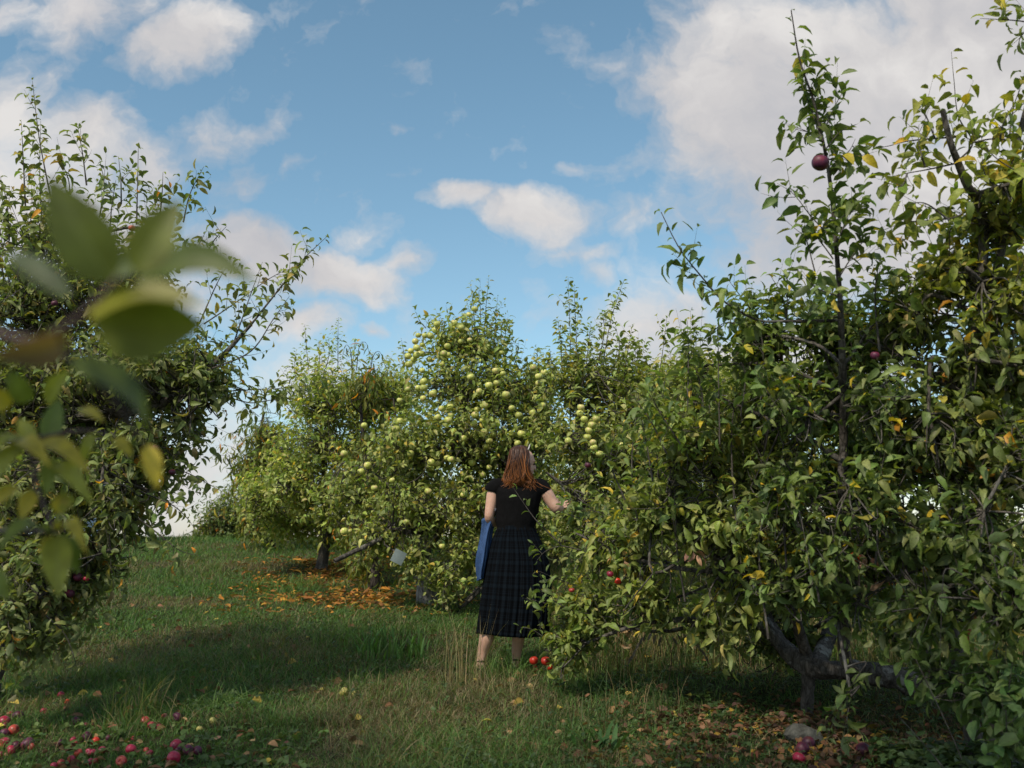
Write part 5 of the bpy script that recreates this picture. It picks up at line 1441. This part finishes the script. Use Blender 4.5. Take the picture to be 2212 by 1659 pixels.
n.l(colr, p.inputs['Base Color']); o = n.n('ShaderNodeOutputMaterial'); n.l(p.outputs[0], o.inputs[0])
prof = resample(np.array([[1136, 1114, .138, .112], [1142, 1114, .142, .114], [1165, 1115, .176, .13], [1202, 1118, .218, .155], [1250, 1117, .243, .175], [1300, 1114.5, .256, .19], [1345, 1110, .258, .195], [1371, 1107, .256, .195]]), 34)
S_ = 320
ang = np.linspace(0, 2 * math.pi, S_, endpoint=False)
rg = np.random.default_rng(4)
phs = rg.uniform(0, 6.28, 6)
pl = (.75 + .45 * np.sin(5 * ang + 1)) * .55 * np.sin(23 * ang + 1.2 * np.sin(3 * ang + phs[0])) + .35 * np.sin(37 * ang + phs[1] + .8 * np.sin(5 * ang)) + .45 * np.sin(9 * ang + phs[2])
V, LC = [], []
for i, (py, px, hw, hd) in enumerate(prof):
    t_ = (py - 1136) / 235
    amp = (.004 + .0125 * t_) * (0.35 if py < 1141 else 1)
    c = Pw(px, py + (1.5 * np.sin(2 * 0) if i < 30 else 0))
    r_ = 1 + 0 * ang
    x_ = c[0] + (hw + amp * pl) * np.cos(ang); y_ = c[1] + .03 * t_ + (hd + amp * pl) * np.sin(ang)
    z_ = np.full(S_, c[2]) + (.010 * np.sin(2 * ang + .6) * t_)
    V.append(np.stack([x_, y_, z_], -1)); LC.append(np.stack([ang * .24, np.full(S_, c[2]), ang * 0], -1))
V = np.concatenate(V); LC = np.concatenate(LC)
idx = np.arange(len(prof) * S_).reshape(len(prof), S_)
q = np.stack([idx[1:], np.roll(idx[1:], -1, 1), np.roll(idx[:-1], -1, 1), idx[:-1]], -1).reshape(-1, 4)
sk = mesh_np('skirt', V, [q], m, woman, lc=LC)
sd_ = sk.modifiers.new('thickness', 'SOLIDIFY'); sd_.thickness = .003
# shoes
M_SHOE = simple('black_leather', (.012, .011, .011), .5)
for (px, dy0) in ((1038, 0.0), (1114, .09)):
    V, f = rings([(Pw(px + 2, 1446.5, dy0 + .06), .040, .135), (Pw(px + 2, 1444, dy0 + .06), .043, .14), (Pw(px + 2, 1442.5, dy0 + .06), .040, .135)], 24)
    sh = mesh_np('sandal', V, f, M_SHOE, woman)
    V, f = tubes(np.array([resample([Pw(px - 10, 1430, dy0), Pw(px, 1427, dy0 - .036), Pw(px + 10, 1430, dy0), Pw(px, 1430, dy0 + .036), Pw(px - 10, 1430, dy0)], 20)]), np.full((1, 20), .006), 6)
    st_ = mesh_np('strap', V, f, M_SHOE, None, origin=tuple(feet)); st_.parent = sh; st_.location = (0, 0, 0)
# hair
M_HAIR, n = new_mat('hair')
at = n.n('ShaderNodeAttribute', attribute_name='Col')
p = n.n('ShaderNodeBsdfPrincipled', i_Roughness=0.38); p.inputs['Specular IOR Level'].default_value = .5
n.l(at.outputs['Color'], p.inputs['Base Color'])
tr = n.n('ShaderNodeBsdfTranslucent'); n.l(at.outputs['Color'], tr.inputs[0])
mx = n.n('ShaderNodeMixShader', i_Fac=.2); n.l(p.outputs[0], mx.inputs[1]); n.l(tr.outputs[0], mx.inputs[2])
o = n.n('ShaderNodeOutputMaterial'); n.l(mx.outputs[0], o.inputs[0])
hprof = resample(np.array([[963.5, 1124, .018, .03], [966, 1124, .048, .06], [972, 1124, .074, .086], [984, 1124.5, .086, .098], [998, 1124, .094, .103], [1014, 1123, .101, .100], [1030, 1122, .112, .094], [1040, 1122, .114, .084], [1048, 1122, .092, .070]]), 30)
fa = math.atan2(HF[1], HF[0])
def hair_r(a_, t_):
    """how far the hair shell reaches in direction a_ (1 = full), t_ 0 top .. 1 tips"""
    d = np.abs((a_ - fa + math.pi) % (2 * math.pi) - math.pi)
    open_ = np.clip((1.2 - d) / .35, 0, 1) * np.clip((t_ - .16) / .08, 0, 1)
    return 1 - .55 * open_
def hair_pt(a_, t_, k_=1.0):
    i = np.clip(t_, 0, 1) * 29
    i0 = np.minimum(i.astype(int), 28); fr = i - i0
    pr = hprof[i0] * (1 - fr)[..., None] + hprof[i0 + 1] * fr[..., None]
    z = CAM[2] + 0 * t_
    c0, c1 = Pw(1124, 963.5), Pw(1124, 1048)
    zz = c0[2] + (c1[2] - c0[2]) * (pr[..., 0] - 963.5) / 84.5
    x_ = (pr[..., 1] - CX) * K_ + pr[..., 2] * hair_r(a_, t_) * k_ * np.cos(a_)
    y_ = DW - .012 + pr[..., 3] * hair_r(a_, t_) * k_ * np.sin(a_) - .018 * t_
    return np.stack([x_, y_, zz], -1)
ang = np.linspace(0, 2 * math.pi, 72, endpoint=False)
A2, T2 = np.meshgrid(ang, np.linspace(0, .90, 40))
V = hair_pt(A2, T2, 0.975 + .02 * np.sin(17 * A2 + 3 * np.sin(5 * A2 + 4 * T2)))
idx = np.arange(A2.size).reshape(A2.shape)
q = np.stack([idx[:-1], np.roll(idx[:-1], -1, 1), np.roll(idx[1:], -1, 1), idx[1:]], -1).reshape(-1, 4)
def haircol(t_, r_):
    lo, hi = np.array([.045, .018, .010]), np.array([.46, .17, .045])
    f_ = np.clip((t_ - .45) * 1.2 + r_ * .75, 0, 1)[..., None]
    return lo * (1 - f_) + hi * f_
hobj = mesh_np('hair', V.reshape(-1, 3), [q, idx[:1, ::-1]], M_HAIR, woman, col=haircol(T2.ravel(), 0 * T2.ravel() - .5))
rg = np.random.default_rng(9)
ns_ = 1500
a0 = rg.uniform(0, 6.283, ns_)
d_ = np.abs((a0 - fa + math.pi) % (2 * math.pi) - math.pi)
a0 = a0[(d_ > .98) | (rg.random(ns_) < .25)]; ns_ = len(a0)
Kh = 22
tt = np.linspace(0, 1, Kh)[None] * (.86 + .16 * rg.random((ns_, 1)) + .22 * np.random.default_rng(8).random(60)[(a0 * 7).astype(int)][:, None] ** 2) + .01
short = np.abs((a0 - fa + math.pi) % (2 * math.pi) - math.pi) < .75
tt[short] *= .26
gk = (a0 * 7).astype(int)
ph_ = np.random.default_rng(3).uniform(0, 6.28, 60)[gk][:, None]; fq_ = 10 + 6 * np.random.default_rng(5).random(60)[gk][:, None]
wav = (.17 * np.sin(tt * fq_ + ph_) + .04 * np.sin(tt * 21 + rg.uniform(0, 6.28, (ns_, 1)))) * tt
P = hair_pt(a0[:, None] + wav + .10 * np.sin(a0[:, None] * 3) * tt, np.minimum(tt, 1.0), 1.0 + .05 * rg.random((ns_, 1)) + .13 * (tt ** 3) * (rg.normal(0, .7, (ns_, 1)) + np.random.default_rng(6).normal(0, 1, 60)[(a0 * 7).astype(int)][:, None]))
ex = np.clip(tt - 1, 0, 1)
P[..., 2] -= ex * .28
P[..., 0] += (tt ** 6) * rg.normal(.010, .030, (ns_, 1))
R = np.broadcast_to(.0024 * (1 - .75 * np.linspace(0, 1, Kh) ** 3), (ns_, Kh)) * (.6 + .8 * rg.random((ns_, 1)))
V, f = tubes(P, R, 4)
rr_ = np.repeat(rg.normal(0, .45, ns_), Kh * 4)
tv = np.repeat(tt.ravel(), 4)
mesh_np('lock', V, f, M_HAIR, woman, col=haircol(tv, rr_) * (1 + .25 * np.repeat(rg.normal(0, 1, ns_), Kh * 4)[:, None]).clip(.5, 1.6), lc=np.zeros((len(V), 3)))
V, f = limb_tube([Pw(1139, 975, -.085), Pw(1142, 970, -.07), Pw(1144.5, 961, -.03)], [.004, .006, .004], 8, 8)
mesh_np('hair_clip', V, f, simple('pewter', (.42, .40, .38), .35), woman)

# the blue jacket carried over her forearm
M_BLUE = simple('blue_cloth', (.048, .100, .235), .85, .2, .25, 12, .5, 320)
jp = resample(np.array([[1116, 1060, .034, .060], [1121, 1056, .047, .085], [1130, 1055, .047, .095], [1150, 1051, .046, .10], [1180, 1047, .044, .10], [1210, 1043, .040, .095], [1235, 1039, .034, .085], [1251, 1037.5, .030, .075]]), 30)
S_ = 64
ang = np.linspace(0, 2 * math.pi, S_, endpoint=False)
V = []
for i, (py, px, hw, hd) in enumerate(jp):
    t_ = i / 29
    c = Pw(px + 1.6 * math.sin(7 * t_ + .5) * t_, py, .075)
    w_ = 1 + .12 * math.sin(11 * t_) + .16 * np.sin(4 * ang + 1.5 * t_) * (.3 + t_) + .08 * np.sin(9 * ang + 3 * t_) + .05 * np.sin(14 * t_ + 3 * ang)
    V.append(np.stack([c[0] + hw * w_ * np.cos(ang), c[1] + hd * w_ * np.sin(ang), np.full(S_, c[2]) + .012 * np.sin(ang + 2) * t_], -1))
V = np.concatenate(V)
idx = np.arange(30 * S_).reshape(30, S_)
q = np.stack([idx[1:], np.roll(idx[1:], -1, 1), np.roll(idx[:-1], -1, 1), idx[:-1]], -1).reshape(-1, 4)
jr = empty('jacket', Pw(1050, 1180, .075), 'blue cloth jacket draped over the woman\'s bent forearm', 'jacket')
jk = mesh_np('cloth', V, [q, idx[:1]], M_BLUE, jr)
jm = jk.modifiers.new('thickness', 'SOLIDIFY'); jm.thickness = .004
for off in (0.006,):
    sm_ = np.array([V[i * S_ + 54] + [0, -.002, 0] for i in range(30)])
    V2_, f2_ = tubes(sm_[None], np.full((1, 30), .0028), 5)
    mesh_np('seam', V2_, f2_, simple('seam_cloth', (.10, .19, .40), .85), jr)
V2_, f2_ = tubes(V[-S_:][None][:, np.r_[0:S_, 0]], np.full((1, S_ + 1), .004), 6)
mesh_np('cuff', V2_, f2_, M_BLUE, jr)
# ------------------------------------------------------------------ the limb close to the lens (it grows from the neighbour tree)
b = NB.base
A_ = W(-160, 600, .70)
NB.limb([b + [.1, 0, 1.35], b + [.8, -.9, 1.75], np.array([-1.25, 1.0, 1.95]), A_ + [-.25, .12, .0], A_], .035, .0055, 40, 8, .1)
NB.limb([np.array([-1.25, 1.0, 1.95]), W(-260, 900, 1.36), W(-120, 930, 1.3), W(60, 950, 1.27)], .012, .003, 24, 8, .05)
NB.limb([W(-260, 900, 1.36), W(-200, 1100, 1.36), W(-60, 1140, 1.3), W(118, 1148, 1.235)], .006, .0026, 24, 8, .05)
RNB = NB.build('apple_tree', 'apple tree just beside the viewer whose blurred leafy limb hangs in front of the lens')
M_TWIG = simple('young_twig', (.075, .05, .045), .6, .3, .3, 60)
def fbranch(path, r0, r1):
    p = resample([W(q[0], q[1], q[2] * (1.3 if q[2] > .82 else 1)) for q in path], 24)
    V, f = tubes(p[None], np.linspace(r0, r1, 24)[None], 10)
    mesh_np('branch', V, f, M_TWIG, RNB)
fbranch([(-160, 600, .70), (-60, 690, .68), (60, 735, .66), (150, 700, .64), (205, 655, .62), (255, 600, .62)], .0034, .0018)
fbranch([(60, 735, .66), (180, 800, .72), (270, 900, .80), (312, 965, .84), (330, 1000, .86)], .0026, .0014)
fbranch([(60, 950, .98), (180, 930, .98), (250, 945, .98)], .0028, .0014)
fbranch([(60, 950, .98), (80, 1050, .97), (118, 1148, .95)], .0026, .0018)
def big_leaf(b2, t2, d, wd, pal, face=(0, -1, .35), fold=.35, arch=.12, twist=0.0, wav=.012, inpl=0.0):
    wd *= 1.2 if d[0] < .8 else 1.0
    if d[0] > .82:
        d = (d[0] * 1.3, d[1] * 1.3); wd *= 1.3; pal = (1.95 * pal[0], 1.75 * pal[1], 1.3 * pal[2])  # lower cluster hangs in shade; its colour is raised in place of light
    B = W(b2[0], b2[1], d[0]); Tp = W(t2[0], t2[1], d[1])
    L = np.linalg.norm(Tp - B); D = (Tp - B) / L
    Nn = np.array(face, float); Nn = nrm(Nn - D * (Nn @ D)); S = np.cross(D, Nn)
    nu, nv = 9, 15
    V, LC = [], []
    for j in range(nv):
        t_ = j / (nv - 1)
        hw = wd * (math.sin(math.pi * min(1, t_ ** .78)) ** .75) * (1 - .25 * t_) * .5 if 0 < j < nv - 1 else wd * .02
        c = B + S * L * inpl * math.sin(math.pi * t_) + D * L * t_ + Nn * L * arch * math.sin(math.pi * t_)
        ca, sa = math.cos(twist * t_), math.sin(twist * t_)
        S2, N2 = S * ca + Nn * sa, Nn * ca - S * sa
        for i in range(nu):
            u_ = -1 + 2 * i / (nu - 1)
            e = hw * (1 + .05 * math.sin(j * 3.3 + i))
            V.append(c + S2 * e * u_ + N2 * (abs(u_) ** 1.3 * fold * e + wav * wd * 8 * math.sin(5 * t_ + 2 * u_) * abs(u_) * .2))
            LC.append((u_, t_, 0))
    idx = np.arange(nu * nv).reshape(nv, nu)
    q = np.stack([idx[:-1, :-1], idx[:-1, 1:], idx[1:, 1:], idx[1:, :-1]], -1).reshape(-1, 4)
    V = np.array(V)
    col = np.repeat(np.array([pal]) * np.array([1.25, 1.12, .8]), len(V), 0)
    mesh_np('leaf', V, [q], M_LEAF_CLOSE, RNB, col=col, lc=np.array(LC))
g1, g2, g3, g4, yl, br = (.085, .115, .030), (.065, .10, .030), (.11, .14, .035), (.05, .085, .03), (.17, .17, .035), (.09, .065, .045)
for a in [((238, 610), (105, 385), (.62, .60), .036, g1, (.1, -1, .25), .25, .05),
          ((292, 590), (392, 432), (.62, .62), .027, g3, (.2, -1, .2), .3, .05),
          ((296, 606), (556, 612), (.62, .60), .022, g2, (.05, -1, .25), .25, .05, 0, .012, -.17),
          ((195, 692), (446, 668), (.60, .60), .040, (.24, .25, .15), (0, -.5, 1), .35, .14),
          ((205, 700), (440, 700), (.61, .62), .046, g3, (0, -1, -.5), .35, -.10),
          ((152, 640), (15, 545), (.64, .66), .016, (.07, .10, .075), (0, -1, .4), .4, .08),
          ((245, 600), (300, 545), (.64, .66), .016, (.12, .17, .12), (.3, -1, .2), .4, .02),
          ((135, 780), (320, 935), (.70, .76), .026, g2, (.3, -.8, .7), .2, .22),
          ((150, 735), (-20, 770), (.66, .62), .022, br, (0, -1, -.6), .3, .1),
          ((318, 960), (340, 1058), (.84, .84), .018, yl, (.5, -1, .1), .4, .05),
          ((170, 885), (226, 912), (.95, .93), .014, yl, (.2, -1, .8), .3, .1),
          ((60, 950), (-30, 985), (.98, .95), .022, g3, (0, -.7, .9), .3, .2),
          ((70, 960), (196, 1028), (.98, .96), .024, yl, (.1, -.7, .9), .3, .2),
          ((105, 955), (128, 862), (.99, 1.0), .024, g4, (.2, -1, .1), .4, .02),
          ((75, 955), (40, 905), (.99, 1.0), .018, g3, (.2, -1, .1), .4, .02),
          ((30, 960), (110, 1010), (.97, .93), .022, yl, (0, -.7, .9), .3, .2),
          ((110, 990), (100, 1075), (.97, .95), .018, g2, (.4, -1, .1), .4, .05),
          ((70, 1060), (45, 1125), (.97, .95), .018, yl, (.4, -1, .2), .3, .05),
          ((125, 1090), (165, 1080), (.97, .97), .02, g3, (.1, -1, .2), .4, .05),
          ((128, 1110), (140, 1062), (.97, .97), .018, yl, (.1, -1, .2), .4, .05),
          ((110, 1152), (-8, 1195), (.95, .90), .026, g2, (0, -.7, .9), .35, .28),
          ((120, 1145), (188, 1200), (.95, .92), .018, yl, (.2, -.6, .9), .4, .34),
          ((122, 1155), (128, 1290), (.95, .92), .030, g3, (.3, -1, .1), .25, .04),
          ((128, 1155), (168, 1235), (.95, .96), .024, g4, (.3, -1, .3), .3, .12),
          ((112, 1158), (90, 1212), (.95, .95), .014, yl, (-.3, -1, .3), .4, .04),
          ((-30, 1230), (22, 1295), (.9, .9), .022, g2, (.3, -1, .3), .3, .1),
          ((60, 955), (-20, 1060), (.98, .95), .024, g3, (0, -.8, .6), .3, .15), ((100, 870), (150, 800), (.9, .88), .022, g3, (.1, -1, .3), .3, .05),
          ((40, 1050), (-15, 1100), (.97, .95), .02, yl, (0, -.8, .6), .3, .1), ((120, 1000), (200, 1090), (.97, .95), .020, g3, (.2, -.8, .5), .3, .2),
          ((60, 870), (20, 800), (.9, .88), .022, g2, (.1, -1, .3), .3, .05), ((20, 880), (-30, 840), (.9, .88), .022, yl, (.1, -1, .3), .3, .05),
          ((250, 945), (285, 985), (.98, .98), .014, yl, (.2, -1, .4), .3, .1),
          ((200, 935), (180, 1000), (.98, .98), .014, g3, (.2, -1, .4), .3, .1)]:
    big_leaf(*a)
# a twig to carry the leaf at the lower corner
fbranch([(-200, 1100, 1.05), (-120, 1180, .95), (-30, 1230, .9)], .003, .0015)

# ------------------------------------------------------------------ small things
# pale cards hanging in the branches
M_CARD = simple('card', (.20, .25, .25), .7, .3, .12, 30)
def card(px, py, d, w_, h_, rz, ry, label):
    c = W(px, py, d)
    r = empty('tag_card', c + [0, 0, h_ * .6], label, 'card')
    V, f = [], []
    Xv = np.array([math.cos(rz) * math.cos(ry), math.sin(rz), math.sin(ry)]); Zv = nrm(np.cross(Xv, [0, 1, 0.12])) * -1
    if Zv[2] < 0: Zv = -Zv
    Nv = nrm(np.cross(Xv, Zv))
    for k in (-1, 1):
        for i in range(9):
            for j in range(5):
                u_, v_ = i / 8 - .5, j / 4 - .5
                V.append(c + Xv * w_ * u_ + Zv * h_ * v_ + Nv * (k * .0006 + .006 * math.cos(u_ * 3) + .002 * math.sin(v_ * 40)))
    idx = np.arange(90).reshape(2, 9, 5)
    fq = [np.stack([i_[:-1, :-1], i_[1:, :-1], i_[1:, 1:], i_[:-1, 1:]], -1).reshape(-1, 4) for i_ in idx]
    mesh_np('sheet', np.array(V), fq, M_CARD, r)
    for j in range(3):
        v_ = .3 - .25 * j
        P_ = np.array([c + Xv * w_ * u_ + Zv * h_ * v_ - Nv * .004 * np.sign(Nv[1]) for u_ in np.linspace(-.4, .4, 6)])
    P_ = resample([c + Zv * h_ * .5, c + Zv * h_ * .7 + [.01, 0, .02], c + [.02, .03, h_ + .1]], 8)
    V_, f_ = tubes(P_[None], np.full((1, 8), .0015), 5)
    mesh_np('string', V_, f_, M_STEM, r)
card(861, 1203, 10.15, .125, .135, .1, -.45, 'pale blank blue-grey card hanging below the laden apple tree')

# shed glimpsed through the leaves
gs = np.array([-8.9, 17.2, float(gz(-8.9, 17.2))])
r = empty('shed', gs, 'pale blue shed wall glimpsed through the foliage of the big tree', 'shed')
M_WALL = simple('painted_boards', (.42, .50, .62), .8, .2, .1, 5)
M_ROOF = simple('shed_roof', (.10, .10, .11), .9)
def box(lo, hi):
    lo, hi = np.array(lo, float), np.array(hi, float)
    V = np.array([[x, y, z] for x in (lo[0], hi[0]) for y in (lo[1], hi[1]) for z in (lo[2], hi[2])])
    return V, [np.array([[0, 1, 3, 2], [4, 6, 7, 5], [0, 4, 5, 1], [2, 3, 7, 6], [0, 2, 6, 4], [1, 5, 7, 3]])]
pl_ = [box(gs + [-1.4 + i * .2, -.0 + (.006 if i % 2 else 0), -.3], gs + [-1.4 + i * .2 + .198, 1.8, 1.5]) for i in range(14)]
V, f = join(pl_); mesh_np('wall', V, f, M_WALL, r, smooth=False)
V = np.array([gs + [sx * 1.55, sy, z] for sx in (-1, 1) for sy, z in ((-.15, 1.45), (.9, 2.15), (1.95, 1.45), (1.95, 1.50), (.9, 2.22), (-.15, 1.52))])
i6 = np.arange(12).reshape(2, 6)
mesh_np('roof', V, [np.stack([i6[0], np.roll(i6[0], -1), np.roll(i6[1], -1), i6[1]], -1), np.array([[0, 1, 4, 5], [1, 2, 3, 4], [11, 10, 7, 6], [10, 9, 8, 7]])], M_ROOF, r, smooth=False)
V, f = join([box(gs + [.85, -.03, -.3], gs + [.93, -.002, 1.45]), box(gs + [.2, -.03, -.3], gs + [.26, -.002, 1.45])]); mesh_np('corner_board', V, f, simple('dark_trim', (.07, .06, .05), .8), r, smooth=False)

# withered weed by the low branches
rng = np.random.default_rng(77)
g_ = G(1365, 1445)
r = empty('withered_weed', g_, 'withered pale brown weed with curled leaves under the low branches', 'weed')
st_p = resample([g_, W(1352, 1400, g_[1]), W(1356, 1345, g_[1]), W(1345, 1300, g_[1])], 12)
V, f = tubes(st_p[None], np.linspace(.004, .0015, 12)[None], 5); mesh_np('stem', V, f, M_STEM, r)
P = st_p[rng.integers(5, 12, 14)]
D = nrm(np.stack([rng.normal(0, .5, 14), rng.normal(0, .5, 14), -np.ones(14)], -1))
V, fl, lc, nv = leaves_geo(rng, P, D, nrm(rng.normal(0, 1, (14, 3))), np.full(14, .10), np.full(14, .035), 1.2, .5, twist=1.2)
mesh_np('foliage', V, fl, M_DEAD, r, col=np.tile([.42, .28, .14], (len(V), 1)), lc=lc)

# red sumac leaves
for (px, py, d, ln_, lab) in [(2172, 1330, 5.6, .30, 'rusty red feathered sumac leaf standing beside the smooth trunk'),
                              (1905, 1258, 6.9, .34, 'scarlet sumac leaf glowing in the dry grass behind the upright stem'),
                              (1440, 1380, 6.9, .30, 'grey-brown drooping feathered leaf by the low gnarled limb')]:
    g_ = np.array([W(px, py, d)[0], d, 0]); g_[2] = float(gz(g_[0], g_[1]))
    r = empty('sumac', g_, lab, 'plant')
    tp = W(px, py, d)
    ax = resample([g_, (g_ + tp) / 2 + [.03, 0, .05], tp], 10)
    V, f = tubes(ax[None], np.linspace(.004, .002, 10)[None], 5); mesh_np('stem', V, f, M_STEM, r)
    cc = (.34, .05, .02) if 'scarlet' in lab else (.22, .065, .03) if 'rusty' in lab else (.16, .13, .11)
    Ps, Ds = [], []
    for s_ in (-1, 1):
        ax2 = resample([tp, tp + [s_ * ln_ * .45, -.03, .04], tp + [s_ * ln_ * .8, -.06, -.10]], 9)
        for i in range(1, 9):
            for q_ in (-1, 1):
                Ps.append(ax2[i]); Ds.append(nrm(np.array([s_ * .5, q_ * .6, -.75])))
    Ps, Ds = np.array(Ps), np.array(Ds)
    V, fl, lc, nv = leaves_geo(rng, Ps, Ds, np.tile([0, -.6, .8], (len(Ps), 1)), np.full(len(Ps), .075), np.full(len(Ps), .020), .3, .3)
    mesh_np('foliage', V, fl, M_LEAF_NARROW, r, col=np.repeat(np.array([cc]) * (1 + .3 * rng.standard_normal((len(Ps), 1))).clip(.5, 1.5), nv, 0), lc=lc)
